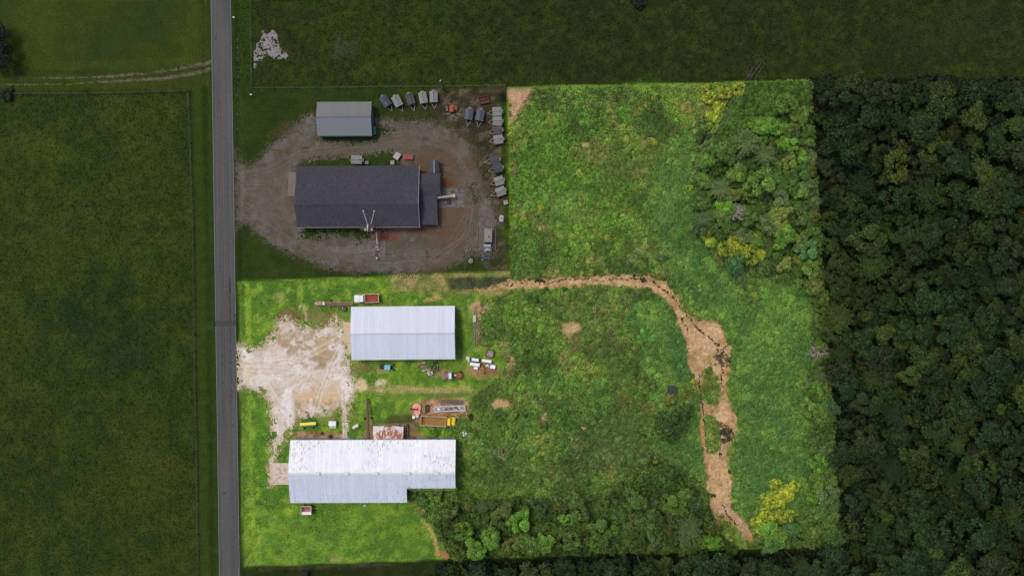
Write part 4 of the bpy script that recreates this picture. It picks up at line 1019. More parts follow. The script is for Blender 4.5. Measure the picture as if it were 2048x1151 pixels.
# green and yellow grain drill
p = W(616.5, 848, 1.0); root = empty("grain_drill", (p.x, p.y, 0), R(4), "green grain drill with a long yellow lid standing on the gravel edge", "farm machine")
MG = mat("farm_green_paint", S(36, 112, 62), .5, var=.15); MY = mat("farm_yellow_paint", S(242, 214, 84), .5, var=.06)
BX(0, .15, .75, 4.7, .75, .55).build("seed_box", MG, root); BX(0, .25, 1.32, 4.8, .85, .1, rx=R(6)).build("lid", MY, root, bevel=.03)
BX(0, -.45, .6, 4.3, .55, .45).build("fertiliser_box", MG, root)
BX(0, .95, .55, 4.6, .12, .12).build("tool_bar", MG, root)
for i in range(9): MB().box(-2.1 + i * .525, 1.05, .2, .09, .5, .35).tube((-2.1 + i * .525, .75, .55), (-2.1 + i * .525, 1.35, .25), .03, n=5).build("seed_tube", MG, root)
for x in (-1.45, 1.3): wheel(root, x, -1.0, .42, .28, MY).rotation_euler = (0, 0, R(90))
for x in (-1.45, 1.3): BX(x, -.8, .35, .12, .6, .12).build("wheel_arm", MG, root)
MB().tube((-.9, .9, .55), (0, 2.2, .5), .06, n=6).tube((.9, .9, .55), (0, 2.2, .5), .06, n=6).box(0, 1.7, .45, .7, .6, .3).build("drawbar", MG, root)
MB().tube((0, 2.1, .5), (0, 3.7, .4), .06, n=6).build("tongue", M_FRAME, root)
# white topped cart
p = W(665, 848, 1.0); root = empty("hopper_cart", (p.x, p.y, 0), R(-1), "white lidded cart with a grey step beside the green grain drill", "cart")
BX(0, .3, .5, 2.1, 1.4, .75).build("body", M_DOOR, root); BX(0, .3, 1.26, 2.2, 1.45, .07).build("lid", mat("bluish_white_lid", S(222, 222, 232), .5), root); BX(0, -.85, .4, 2.0, .8, .3).build("step", mat("tan_grey_step", S(176, 168, 148), .8), root)
for sd in (-1, 1): w_ = wheel(root, sd * .95, .3, .32, .2); w_.rotation_euler = (0, 0, R(90))
MB().tube((.5, 1.0, .5), (.55, 2.2, .35), .05, n=6).build("tongue", M_FRAME, root)
# propane tank
p = W(711.5, 852.5, .9); root = empty("propane_tank", (p.x, p.y, 0), R(27), "cream horizontal propane tank lying in the lawn west of the long auger", "tank")
MB().lathe([(.05, -1.05), (.35, -1.0), (.52, -.8), (.52, .8), (.35, 1.0), (.05, 1.05)], (0, 0, .75), 20, 'X').build("shell", mat("cream_tank_paint", S(214, 206, 190), .5), root)
MB().tube((0, 0, 1.25), (0, 0, 1.42), .16).build("valve_dome", mat("tank_dome", S(180, 172, 156), .5), root)
for x in (-.6, .6): BX(x, 0, 0, .15, .7, .35).build("saddle", M_CONC, root)
# blue tractor
p = W(774, 733.5, 1.2); root = empty("small_tractor", (p.x, p.y, 0), R(178), "small dark tractor with a turquoise hood and canopy below the pale blue barn", "tractor")
MT = mat("turquoise_paint", S(104, 178, 182), .6, var=.08); MD = mat("dark_greasy_steel", S(44, 46, 50), .7, dirt=S(80, 64, 56), dirt_amt=.5)
BX(-.2, 0, 1.9, 1.75, 1.45, .08).build("canopy", MT, root, bevel=.03)
for x in (-.95, .55): 
    for y in (-.62, .62): BX(x, y, 1.0, .06, .06, .9).build("canopy_post", MD, root)
BX(1.25, 0, .75, 1.4, .62, .55, tx=.95, ty=.85).build("hood", MD, root, bevel=.04); BX(2.1, 0, .5, .5, .9, .3).build("front_weight", MD, root)
BX(-.9, 0, .6, .9, .8, .5).build("gearbox", MD, root); BX(-.6, 0, 1.1, .5, .5, .12).build("seat", M_TYRE, root); MB().tube((.2, 0, 1.25), (.2, 0, 1.28), .2).build("steering_wheel", M_TYRE, root)
for sd in (-1, 1): 
    wheel(root, -1.35, sd * .75, .68, .38); wheel(root, 1.6, sd * .6, .36, .22); BX(-1.3, sd * .8, 1.35, 1.1, .35, .1, tx=.8).build("fender", mat("grey_fender", S(86, 98, 108), .6), root)
# boat on trailer
p = W(855, 733.5, .8); root = empty("boat_trailer", (p.x, p.y, 0), R(176), "pointed boat shaped trailer half hidden under a green bush by the barn", "trailer")
mb = MB(); hull = [(-3.0, .9), (-3.0, -.9), (.8, -.95), (2.2, -.5), (2.9, 0), (2.2, .5), (.8, .95)]
mb.slab([(x, y, .5) for x, y in reversed(hull)][::-1], .25); mb.build("deck", mat("brown_boat_floor", S(134, 106, 92), .9, var=.25), root)
for (x0, y0), (x1, y1) in zip(hull, hull[1:] + hull[:1]):
    a, c = Vector((x0, y0, 0)), Vector((x1, y1, 0)); d = c - a
    BX((x0 + x1) / 2, (y0 + y1) / 2, .45, d.length, .1, .45, rz=math.atan2(d.y, d.x)).build("gunwale", M_OLDW if x0 < .5 or x1 < .5 else M_RUST, root)
BX(3.2, 0, .4, .7, .1, .1).build("tongue", M_OLDW, root); MB().tube((3.5, 0, .3), (3.5, 0, .7), .13).build("jack", M_OLDW, root)
for sd in (-1, 1): BX(1.2, sd * 1.15, .3, .8, .25, .4).build("fender", M_OLDW, root)
for sd in (-1, 1): wheel(root, -.8, sd * 1.1, .33, .2)
# small scrap cart
p = W(859, 746, .8); root = empty("garden_tractor", (p.x, p.y, 0), R(198), "small pinkish grey ride-on mower south of the bush covered trailer", "mower")
MP = mat("pinkish_grey_paint", S(178, 158, 164), .7, var=.2, dirt=S(120, 100, 104), dirt_amt=.6)
BX(0, 0, .4, 1.0, .8, .4, tx=.9, ty=.85).build("hood", MP, root, bevel=.04); BX(-.2, 0, .3, 1.8, 1.5, .18).build("deck", MP, root, bevel=.04); BX(-.75, 0, .48, .45, .5, .5).build("seat", M_OLDW, root); MB().tube((-.3, 0, .95), (-.3, 0, .98), .18).build("steering_wheel", M_TYRE, root)
for x, y in ((.7, .6), (.7, -.6), (-.8, .65), (-.8, -.65)): wheel(root, x, y, .25, .18)
# white multi-box planter
p = W(962, 726, 1.0); root = empty("seed_planter", (p.x, p.y, 0), R(-8), "junked planter with long white seed boxes on a brown dirt patch", "farm machine")
def rel(px, py): q = W(px, py, 1.0) - p; return q.x * math.cos(R(8)) - q.y * math.sin(R(8)), q.x * math.sin(R(8)) + q.y * math.cos(R(8))
for (px, py, l, w_) in ((950.5, 719, 2.1, .85), (973.5, 721.5, 2.9, .85), (949.8, 728.3, 2.9, .95), (985.5, 733, 1.55, 1.1)):
    x, y = rel(px, py); o = BX(x, y, .7, l, w_, .45).build("seed_box", M_WHT, root, bevel=.05); BX(x, y, 1.16, l * .96, w_ * .92, .05).build("lid", M_WHT, o)
x, y = rel(951.5, 736.2); MB().lathe([(.1, -.7), (.45, -.6), (.5, 0), (.45, .6), (.1, .7)], (x, y, .5), 12, 'X').build("side_tank", M_WHT, root)
x, y = rel(935.5, 716); BX(x, y, .4, 1.1, 1.0, .75, tx=.9, ty=.9).build("hopper", M_OLDW, root, bevel=.08); x, y = rel(937, 721); BX(x, y, .3, .5, .6, .4, rz=.5).build("hopper_chute", M_OLDW, root)
x, y = rel(974, 730); MB().box(x, y, .8, 1.0, .25, .2, rz=.8).box(x + .3, y - .1, .8, 1.0, .25, .18, rz=-.6).build("folding_arm", M_WHT, root)
mb = MB()
for (x0, y0, x1, y1) in ((938, 720, 990, 727), (942, 716, 944, 732), (956, 722, 966, 730), (960, 727, 972, 738), (966, 722, 990, 740), (968, 730, 969, 748), (944, 734, 970, 742)):
    a, c = rel(x0, y0), rel(x1, y1); mb.tube((a[0], a[1], .55), (c[0], c[1], .5), .09, n=6)
mb.build("frame", M_RUST, root)
for (px, py) in ((942, 724), (960, 733), (969, 747), (991, 737)): x, y = rel(px, py); wheel(root, x, y, .3, .18)
# rusty wagon box
p = W(979.5, 706.5, .8); root = empty("wagon_box", (p.x, p.y, 0), R(-17), "square open wagon box with rusty rails above the junked planter", "wagon")
open_bed(root, -1.15, 1.15, 2.0, .55, .55, M_RUST, mat("grey_ply_floor", S(140, 134, 124), .9, var=.3, scale=1.5), t=.12, name="box"); BX(0, -1.25, .5, 2.3, .12, .12).build("tow_bar", M_RUST, root)
for x, y in ((.8, 1.05), (.8, -1.05), (-.8, 1.05), (-.8, -1.05)): wheel(root, x, y, .3, .18)
# derelict elevator in the weeds
p = W(951, 650, .8); root = empty("bale_elevator", (p.x, p.y, 0), 0, "derelict grey elevator rail standing in weeds east of the pale blue barn", "farm machine")
a, c = W(949, 610, .8) - p, W(951, 693, .8) - p
for sd in (-.3, .3): MB().tube((a.x + sd, a.y, .9), (c.x + sd, c.y, .7), .09, n=6).build("rail", mat("grey_weathered_steel", S(150, 140, 124), .8, var=.2), root)
for i in range(16): q = a + (c - a) * (i + .5) / 16; BX(q.x, q.y, .8, .6, .1, .08).build("slat", M_RUST, root)
BX(a.x, a.y - 4.0, .8, .9, 2.0, .35).build("motor_housing", mat("light_grey_cover", S(176, 172, 164), .7), root); BX(0, .5, 0, .9, .12, .85).build("support", M_FRAME, root)
# pink rotary machine
p = W(833, 817.5, .6); root = empty("rotary_mower", (p.x, p.y, 0), 0, "round pink decked mower with a dark shaft and a rusty crate behind", "farm machine")
MPK = mat("faded_pink_paint", S(226, 146, 130), .7, var=.15, dirt=S(180, 100, 84), dirt_amt=.5)
MB().lathe([(1.25, .45), (1.35, .55), (1.3, .72), (.3, .85)], (.1, .45, 0), 22).build("mower_deck", MPK, root); MB().lathe([(.85, .45), (.95, .55), (.9, .7), (.2, .8)], (.25, -1.0, 0), 16).build("side_deck", MPK, root)
MB().tube((-1.9, 0, .7), (.4, 0, .95), .1, n=8).box(-1.0, 0, .8, 1.4, .45, .25).build("drive_shaft", MD, root); MB().lathe([(.35, .85), (.35, 1.05), (.2, 1.15)], (.2, 0, 0), 12).build("gearbox", M_RUST, root)
open_bed(root, 1.3, 2.7, 2.3, .5, .5, mat("olive_rails", S(120, 112, 72), .8), mat("mossy_floor", S(122, 120, 70), .9), t=.1, name="crate"); BX(3.2, .2, .3, .9, 2.2, .5).build("rusty_blower", mat("dark_rust", S(84, 52, 48), .9, var=.3), root); BX(4.2, 1.1, .2, 1.1, .2, .3, rz=.6).build("folded_arm", M_RUST, root)
wheel(root, .2, 1.35, .3, .2); wheel(root, .4, -1.6, .3, .2)
for (px, py, r, h, m_, lb) in ((827.2, 833.8, .46, .8, mat("cream_drum", S(224, 222, 206), .6), "cream drum next to the pale blue drum"), (834.3, 831.2, .52, .9, mat("pale_blue_drum", S(164, 196, 206), .5), "pale blue drum behind the yellow truck")):
    q = W(px, py, h); o = MB().lathe([(r, 0), (r, h * .33), (r * 1.04, h * .34), (r, h * .36), (r, h * .66), (r * 1.04, h * .67), (r, h * .69), (r, h)], n=18).build("drum", m_, None, (q.x, q.y, 0)); tag(o, lb, "drum")
    MB().lathe([(r * .95, h + .002), (r * .95, h + .03)], n=18).build("lid", m_, o)
# white trough
p = W(900.3, 816.6, .8); root = empty("open_trough", (p.x, p.y, 0), R(2.5), "long white open trough full of scrap north of the yellow truck", "trough")
open_bed(root, -4.6, 4.55, 1.6, .35, .65, M_OLDW, mat("grey_trough_floor", S(150, 152, 156), .6, var=.35, scale=1.2, dirt=S(80, 82, 88), dirt_amt=.8, thr=(.48, .56)), t=.17, name="hull")
for i in range(13):
    BX(random.uniform(-4, 4), random.uniform(-.4, .4), .42, random.uniform(.2, 1.0), random.uniform(.1, .5), random.uniform(.05, .3), rz=random.uniform(-.6, .6)).build("scrap_piece", random.choice([M_WHT, M_OLDW, MD, M_DOOR, M_RUST]), root)
# harrow
p = W(903.5, 803, .2); root = empty("spring_harrow", (p.x, p.y, 0), R(-1), "dark barred harrow lying on rusty ground above the white trough", "farm machine")
MH = mat("dark_grey_bars", S(96, 92, 92), .8)
for i in range(4): BX(0, -.55 + i * .36, .2, 6.9 - .3 * (i % 2), .09, .09).build("bar", MH, root)
for i in range(19): BX(-3.35 + i * .37, 0, .3, .09, 1.25, .08).build("cross_bar", MH, root)
for i in range(9): BX(random.uniform(-3, 4), random.uniform(-1.6, -1.0), .05, random.uniform(.5, 1.4), .12, .12, rz=random.uniform(-.5, .5)).build("loose_bar", M_RUST, root)
# gravity wagon
p = W(612.5, 1019.5, 2.0); root = empty("gravity_wagon", (p.x, p.y, 0), 0, "pinkish red wagon with one white side south of the white barn", "wagon")
MR = mat("pinkish_red_paint", S(168, 122, 118), .7, var=.15, dirt=S(120, 76, 70), dirt_amt=.6)
mb = MB(); zt, zb = 2.1, 1.0; hx_, hy_ = 1.5, 1.25
mb.v += [(-hx_, -hy_, zt), (hx_, -hy_, zt), (hx_, hy_, zt), (-hx_, hy_, zt), (-.9, -.1, zb), (1.1, -.1, zb), (1.1, .2, zb), (-.9, .2, zb)]
mb.f += [(0, 1, 5, 4), (1, 2, 6, 5), (2, 3, 7, 6), (3, 0, 4, 7), (4, 5, 6, 7)]; mb.build("hopper", MR, root)
for (x, y, sx_, sy_) in ((0, hy_, 3.1, .12), (hx_, 0, .12, 2.5), (-hx_, 0, .12, 2.5)): BX(x, y, zt - .02, sx_, sy_, .12).build("rim", mat("cream_rim", S(206, 186, 170), .7), root)
MB().slab([(-1.45, -1.3, 2.15), (1.45, -1.3, 2.15), (1.45, -.55, 1.75), (-1.45, -.55, 1.75)], .05).build("white_panel", mat("white_panel", S(226, 214, 212), .6), root); BX(.2, .15, 1.35, 1.9, .1, .08).build("baffle", M_FRAME, root)
BX(0, 0, .6, 2.6, 1.4, .15).build("running_gear", M_FRAME, root); MB().tube((1.3, .15, .5), (3.3, .1, .35), .06, n=6).tube((1.3, -.2, .5), (2.4, .1, .45), .04, n=6).build("tongue", mat("pale_rusty_tongue", S(190, 160, 120), .8), root)
for x in (-1.0, 1.0):
    for sd in (-1, 1): wheel(root, x, sd * .95, .36, .22)
# dark box in the lawn, deer blind
p = W(687.5, 618, .8); root = empty("utility_box", (p.x, p.y, 0), R(-18), "black box with a white cap in the grass by the pale blue barn's corner", "box")
BX(0, 0, 0, 1.6, 1.35, .8, tx=.85, ty=.85).build("body", mat("black_plastic", S(60, 56, 62), .5), root, bevel=.06); BX(-.75, .15, .1, .7, 1.0, .5).build("step", MD, root); BX(-.5, .3, .81, .25, .2, .12).build("cap", M_WHT, root)
p = W(1343.5, 778.5, 3.2); root = empty("hunting_blind", (p.x, p.y, float(hgt(1343, 778))), R(3), "black box hunting blind on stilts beside the muddy creek", "blind")
BX(0, 0, 1.8, 1.8, 1.6, 1.5).build("cabin", mat("black_blind_wall", S(38, 38, 48), .8), root); BX(0, 0, 3.3, 2.05, 1.85, .12).build("roof", mat("black_blind_roof", S(48, 48, 62), .6), root)
for x in (-.75, .75):
    for y in (-.65, .65): BX(x, y, 0, .12, .12, 1.8).build("leg", M_WOOD, root)
BX(1.1, .3, .1, .35, .7, 1.7, ry=R(12)).build("ladder", M_WOOD, root)
# junk along the north wall of the white barn
for (px, py, s1, m_, lb) in ((643, 866.5, .7, M_FRAME, "rusty barrel on bare dirt north of the white barn"), (659.5, 872, .75, MD, "black burner against the north wall of the white barn")):
    q = W(px, py, .7); o = MB().lathe([(s1 * .6, 0), (s1 * .62, .4), (s1 * .58, .8), (s1 * .35, .82)], n=14).build("scrap_barrel", m_, None, (q.x, q.y, 0)); tag(o, lb, "barrel")
for (px, py, lb) in ((825, 876, "small rusty red box where the pen meets the white barn"), (858, 876.5, "small rust orange box against the north wall of the barn")):
    q = W(px, py, 1); o = BX(0, 0, 0, 1.1, .9, 1.0).build("rusty_box", mat("rust_red_box", S(134, 84, 68), .9, var=.3), None, (q.x, q.y, 0)); tag(o, lb, "box"); BX(0, 0, 1.0, 1.2, .5, .08).build("lid", M_RUST, o)
q = W(729, 1010, .8); root = empty("saw_horse", (q.x, q.y, 0), .3, "white saw horse by the south wall of the white barn", "saw horse")
for an in (.6, -.6): BX(0, 0, .75, 1.0, .1, .08, rz=an).build("top_rail", M_WHT, root)
for x in (-.35, .35):
    for y in (-.25, .25): BX(x, y, 0, .07, .07, .76).build("leg", M_WHT, root)

# ---------------------------------------------------------------- neighbour's covered trailers
MTL = [mat("pale_grey_lid", S(115, 115, 111), .6, var=.1, dirt=S(96, 92, 84), dirt_amt=.5), mat("slate_lid", S(60, 64, 78), .6, var=.1), mat("dark_blue_lid", S(42, 50, 66), .6, var=.15), mat("dark_brown_lid", S(66, 58, 60), .7, var=.25), mat("charcoal_lid", S(56, 56, 60), .7, var=.15)]
M_SIDE = mat("trailer_side_steel", S(76, 76, 78), .7)
def trailer(lid, label, cx, cy, tx_, ty_, L_=3.3, Wd=2.35):
    c = W(cx, cy, 1.9); t_ = W(tx_, ty_, .5)
    ang = math.atan2(t_.y - c.y, t_.x - c.x); T = (Vector((t_.x, t_.y)) - Vector((c.x, c.y))).length
    root = empty("covered_trailer", (c.x, c.y, 0), ang, label, "trailer", "covered trailers parked round the brown gravel yard")
    BX(0, 0, .55, L_ - .15, Wd - .15, 1.15).build("body", M_SIDE, root)
    for sd in (-1, 1):
        y0, y1 = (0, Wd / 2) if sd > 0 else (-Wd / 2, 0); z0, z1 = (1.95, 1.72) if sd > 0 else (1.72, 1.95)
        MB().slab([(-L_ / 2, y0, z0), (L_ / 2, y0, z0), (L_ / 2, y1, z1), (-L_ / 2, y1, z1)], .05).build("lid_panel", MTL[lid], root)
    BX(0, 0, 1.94, L_ * .9, .1, .05).build("ridge_bar", M_FRAME if lid == 0 else M_SIDE, root)
    MB().tube((-L_ * .3, 0, 1.95), (-L_ * .3, 0, 2.08), .15).build("cap", MD, root)
    BX(-L_ / 2 - .22, 0, 1.1, .42, 1.0, .5).build("end_box", MTL[0], root)
    for sd in (-1, 1): MB().tube((L_ / 2 - .1, sd * .8, .5), (T, 0, .5), .07, n=6).build("tongue_bar", mat("pale_tongue", S(146, 140, 128), .6), root); wheel(root, -.2, sd * (Wd / 2 + .02), .33, .2)
    MB().tube((T - .1, 0, .1), (T - .1, 0, .75), .06, n=6).build("jack", M_TRIM_N, root)
    return root
TR = [(2, "navy covered trailer with a round mark, leftmost of the row above the gravel yard", 770.5, 201.7, 784.4, 222), (0, "pale covered trailer tilted beside the navy one, second from the left of the row", 794, 201.7, 805.7, 223.7),
      (4, "charcoal covered trailer between two pale ones in the row of five", 820.3, 197.4, 828.7, 222.2), (0, "pale covered trailer just right of the charcoal one in the row of five", 846, 195, 851.4, 219.3),
      (0, "pale covered trailer at the right end of the row of five, standing straight", 867, 193, 869, 217.9), (1, "slate blue covered trailer, left one of the pair below the rusty tank", 938, 228, 935.3, 253),
      (1, "slate blue covered trailer, right one of the pair below the rusty tank", 960, 230, 956.5, 254.5), (0, "pale covered trailer at the top of the column on the yard's east side", 994, 222.6, 974.6, 226.5),
      (0, "pale covered trailer second from the top of the column on the yard's east side", 994.6, 241.6, 976, 244.5), (3, "dark brown covered trailer squeezed between two pale ones in the east column", 994.6, 260, 977.7, 264.8),
      (0, "pale covered trailer just below the dark brown one in the east column", 996.5, 278.5, 977.7, 283.5), (4, "charcoal covered trailer, upper of the dark pair halfway down the east column", 989.4, 319.3, 968.8, 324.8),
      (4, "charcoal covered trailer, lower of the dark pair halfway down the east column", 995.5, 336, 976.4, 342), (0, "pale tilted covered trailer directly below the charcoal pair", 998, 361.3, 980.7, 368.2),
      (0, "pale tilted covered trailer, lowest of the east column", 1001.3, 382.3, 980.7, 391.7)]
for i, a in enumerate(TR):
    t = trailer(*a, L_=3.3 if i < 7 else 2.75, Wd=2.4 if i < 7 else 2.6)
    if i == 0: MB().lathe([(.24, 1.9), (.24, 1.98)], (.7, -.3, 0), 16).build("round_mark", mat("pale_ring", S(96, 98, 104)), t)
t = trailer(0, "pale flat lidded trailer against the north side of the shingled shop", 713, 319, 699, 320, 3.2, 2.5); t["group"] = "covered trailers parked round the brown gravel yard"

# small things round the shop
def lidded(name, px, py, sx_, sy_, h, rz, m_, lab, cat, cap=True, bev=.04):
    q = W(px, py, h); root = empty(name, (q.x, q.y, 0), R(rz), lab, cat)
    BX(0, 0, 0, sx_ * .94, sy_ * .94, h).build("body", M_SIDE, root); BX(0, 0, h, sx_, sy_, .08).build("lid", m_, root, bevel=bev)
    if cap: MB().tube((.1, .15, h + .08), (.1, .15, h + .2), .15).build("cap", MD, root)
lidded("hatch_box", 794, 312, 1.7, 2.0, .9, -32, mat("off_white_lid", S(156, 152, 146), .6), "tilted white box with a dark cap beside the red cart", "box")
lidded("steel_box", 784.8, 325, 1.2, 1.2, .8, 0, mat("grey_box_lid", S(130, 128, 122), .6), "small pale square box against the north wall of the shingled shop", "box", False)
lidded("steel_box", 733, 325, 1.2, 1.0, .7, 5, mat("grey_box_lid2", S(104, 102, 98), .6), "small grey box right of the flat lidded trailer", "box", False)
lidded("steel_box", 1011.5, 404.7, 1.3, 1.2, .6, 15, mat("grey_box_lid3", S(140, 136, 132), .6), "small pale box alone below the lowest covered trailer", "box")
q = W(1003, 436.6, .8); root = empty("septic_tank", (q.x, q.y, 0), R(85), "cream rounded tank with a dark hatch below the small pale box", "tank")
MB().box(0, 0, 0, 2.1, 1.35, .7).build("body", mat("cream_tank", S(160, 150, 140), .6), root, bevel=.3); MB().tube((.1, 0, .7), (.1, 0, .85), .18).build("hatch", MD, root)
q = W(941.5, 521.5, .8); root = empty("dome_tank", (q.x, q.y, 0), 0, "small grey dome tank at the lower right edge of the yard", "tank")
MB().lathe([(.75, 0), (.8, .4), (.6, .7), (.2, .8)], n=16).build("body", mat("grey_dome", S(120, 116, 110), .7), root); MB().tube((0, 0, .8), (0, 0, .9), .15).build("hatch", MD, root)
q = W(816, 314, .9); root = empty("red_cart", (q.x, q.y, 0), R(-2), "faded red flat cart above the shingled shop", "cart")
BX(0, .1, .7, 3.0, 1.5, .14).build("deck", mat("faded_red_deck", S(128, 66, 62), .7, var=.15), root)
for x in (-.9, 0, .9): BX(x, -.7, .5, .14, .9, .12).build("fork", mat("orange_brown_steel", S(136, 84, 44), .8), root)
BX(0, .8, .55, 2.4, .12, .4).build("back_rail", mat("orange_brown_steel", S(136, 84, 44), .8), root)
for x in (-1.1, 1.1): wheel(root, x, 0, .3, .2).rotation_euler = (0, 0, R(90))
q = W(905, 217.5, 1.0); root = empty("orange_skid", (q.x, q.y, 0), 0, "orange machine with a long pale beam near the dark pair of trailers", "farm machine")
BX(-.3, 0, .3, 1.2, 1.9, .9).build("body", mat("dull_orange_paint", S(150, 68, 44), .7, var=.15), root, bevel=.05); BX(1.0, .2, .3, .9, 1.2, .6).build("rear_box", mat("dusty_red_box", S(112, 62, 58), .8, var=.2), root); MB().tube((-1.3, 1.7, 1.3), (1.2, .3, 1.3), .08, n=6).build("beam", M_TRIM_N, root)
for x, y in ((-.8, .9), (-.8, -.9), (.6, .9), (.6, -.9)): wheel(root, x, y, .3, .2)
q = W(891, 217, .6); root = empty("tank_frame", (q.x, q.y, 0), R(8), "black and white striped frame left of the orange machine", "frame")
for x in (-.55, -.2, .2, .55): BX(x, 0, .2, .15, 1.6, .3).build("bar", M_TRIM_N if x > 0 else MD, root)
BX(0, .8, .2, 1.5, .12, .3).build("end_bar", MD, root); BX(0, -.8, .2, 1.5, .12, .3).build("end_bar", MD, root)
q = W(967.5, 199.5, 1.2); root = empty("scrap_trailer", (q.x, q.y, 0), R(12), "wrecked dark red trailer box left of the north east yard corner", "trailer")
open_bed(root, -1.45, 1.45, 2.2, .5, .7, mat("dark_red_rust", S(94, 62, 52), .9, var=.3), mat("oxblood_floor", S(84, 44, 40), .9, var=.4, scale=1.0, dirt=S(108, 88, 70), dirt_amt=.7), t=.12, name="box"); wheel(root, 0, 1.1, .3, .2); wheel(root, 0, -1.1, .3, .2)
BX(0, .1, .9, 2.6, .12, .1).build("cross_bar", M_FRAME, root)
M_SLAB = mat("broken_concrete", S(92, 92, 86), .9, var=.2)
for i, (px, py, a, b_) in enumerate(((897, 228, 1.6, .6), (905, 232, 1.5, .9), (913, 236, 1.2, .5), (911, 240.5, 1.1, .5), (918, 229, .8, .8))):
    q = W(px, py); tag(BX(0, 0, -.05, a, b_, .3, tx=.9, ty=.85, rz=random.uniform(-.4, .4)).build("concrete_slab", M_SLAB, None, (q.x, q.y, 0)), "broken grey concrete slab below the orange machine", "slab", "broken slabs in the grass")
# hoist with two booms
q = W(736, 458); root = empty("loading_hoist", (q.x, q.y, 0), 0, "white two-boom hoist reaching over the shingled shop roof", "hoist")
MW = mat("dull_white_steel", S(160, 154, 146), .5)
def LP(px, py, z): v = W(px, py, z) - q; return (v.x, v.y, z)
for (px, py) in ((730, 460), (745, 460), (730, 452), (745, 452)): a = LP(px, py, 7.0); MB().tube((a[0], a[1], 0), a, .09, n=6).build("leg", MW, root)
a = LP(737.5, 457, 7.0); BX(a[0], a[1], 6.9, 2.5, 1.7, .12).build("platform", M_FRAME, root)
for x in (-.95, -.3, 1.0): BX(a[0] + x, a[1] - .3, 7.02, .35, .7, .5, rz=.3 * x).build("winch", MW, root)
BX(a[0] - .25, a[1] + .7, 7.0, .4, 1.2, .5).build("mast_foot", MW, root)
for (px, py) in ((726.5, 422), (748.5, 422)):
    t_ = LP(px, py, 9.5); s0 = LP(735 if px < 735 else 742, 448, 7.3)
    bm = MB().tube(s0, t_, .13, n=8).build("boom", MW, root); BX(t_[0], t_[1], t_[2], .5, .3, .25, rz=.5).build("boom_head", MW, bm)
# discharge pipe south of the shop, chute on the east slab
def pipe(name, p0, p1, z0, z1, r, lab, m_=MW):
    a, c = W(*p0, z0), W(*p1, z1); g = W(*p0); root = empty(name, (g.x, g.y, 0), 0, lab, "pipe")
    a = a - g; c = c - g; a.z, c.z = z0, z1
    MB().tube(a, c, r, n=10).build("tube", m_, root); MB().tube((c.x, c.y, 0), (c.x, c.y, z1), .08, n=6).build("support", M_FRAME, root)
    return root, c
pipe("loading_pipe", (753, 464), (754.5, 488), 2.2, 1.4, .2, "pale pipe running from the shop down to the south slab"); 
r_, c = pipe("loading_chute", (872, 396), (906, 391.5), 2.4, 1.6, .32, "white chute pointing from the shop annex over the east slab")
BX(c.x + .1, c.y, 1.4, 1.1, .9, .5, rz=.1).build("chute_mouth", MW, r_); BX(c.x - 2.5, c.y - .9, .2, 4.0, .14, .2, rz=.1).build("rail", M_FRAME, r_)
q = W(899, 387, .3); root = empty("yellow_reel", (q.x, q.y, .12), 0, "small yellow ringed reel on the slab above the chute", "reel")
MB().lathe([(.25, 0), (.45, .05), (.45, .3), (.25, .35)], n=16).build("ring", mat("dull_yellow", S(140, 124, 60), .7), root); MB().lathe([(.2, .1), (.2, .4)], n=12).build("core", MD, root)
q = W(897, 404, .4); root = empty("engine_block", (q.x, q.y, .12), .2, "dark greasy engine on the stained east slab", "engine")
BX(0, 0, 0, 1.0, 1.2, .6).build("block", MD, root, bevel=.08); BX(-.3, .2, .6, .4, .5, .2).build("cover", M_FRAME, root); BX(.5, .5, 0, .5, .6, .4).build("pump", M_FRAME, root)
q = W(754, 500, .4); root = empty("pump_rig", (q.x, q.y, .12), 0, "pale pump rig standing on the slab below the loading pipe", "machine")
for i in range(4): BX(random.uniform(-.6, .6), -1.2 + i * .7, 0, random.uniform(.5, 1.2), .3, .4, rz=random.uniform(-.4, .4)).build("pump_body", random.choice([MW, M_FRAME, M_SIDE]), root)
MB().tube((0, -2.4, .1), (0, -2.4, .6), .3).build("pump_cap", MW, root)
q = W(770, 462.5, .5); root = empty("red_tarp_pile", (q.x, q.y, 0), 0, "reddish brick heap against the south wall of the shop", "heap")
for i in range(26): BX(random.gauss(-.6, 1.4), random.gauss(-.5, .6), 0, .5, .35, random.uniform(.1, .45), rz=random.uniform(0, 3)).build("block", mat("red_block", S(112, 54, 46), .9, var=.3) if i % 3 else M_SIDE, root)
q = W(969, 514, .5); root = empty("blue_tarp", (q.x, q.y, 0), .3, "crumpled heap of blue hoses below the service truck", "hoses")
for i in range(22):
    a = Vector((random.gauss(0, .8), random.gauss(0, .45), .15)); d = Vector((random.uniform(-.8, .8), random.uniform(-.5, .5), random.uniform(0, .3)))
    MB().tube(a, a + d, .09, n=6).build("hose", mat("bright_blue_hose", S(36, 66, 122), .5) if i % 4 else MW, root)
q = W(936, 497); root = empty("rubble_heap", (q.x, q.y, 0), 0, "round pale rubble heap at the yard's lower right", "rubble")
for i in range(45):
    r_, t_ = 1.1 * math.sqrt(random.random()), random.random() * 6.3
    BX(r_ * math.cos(t_), r_ * math.sin(t_), -.05, random.uniform(.2, .5), random.uniform(.2, .4), random.uniform(.15, .5) * (1.3 - r_ * .6), rz=t_, tx=.7, ty=.7).build("stone", mat("pale_rubble", S(116, 110, 106), .9, var=.2), root)
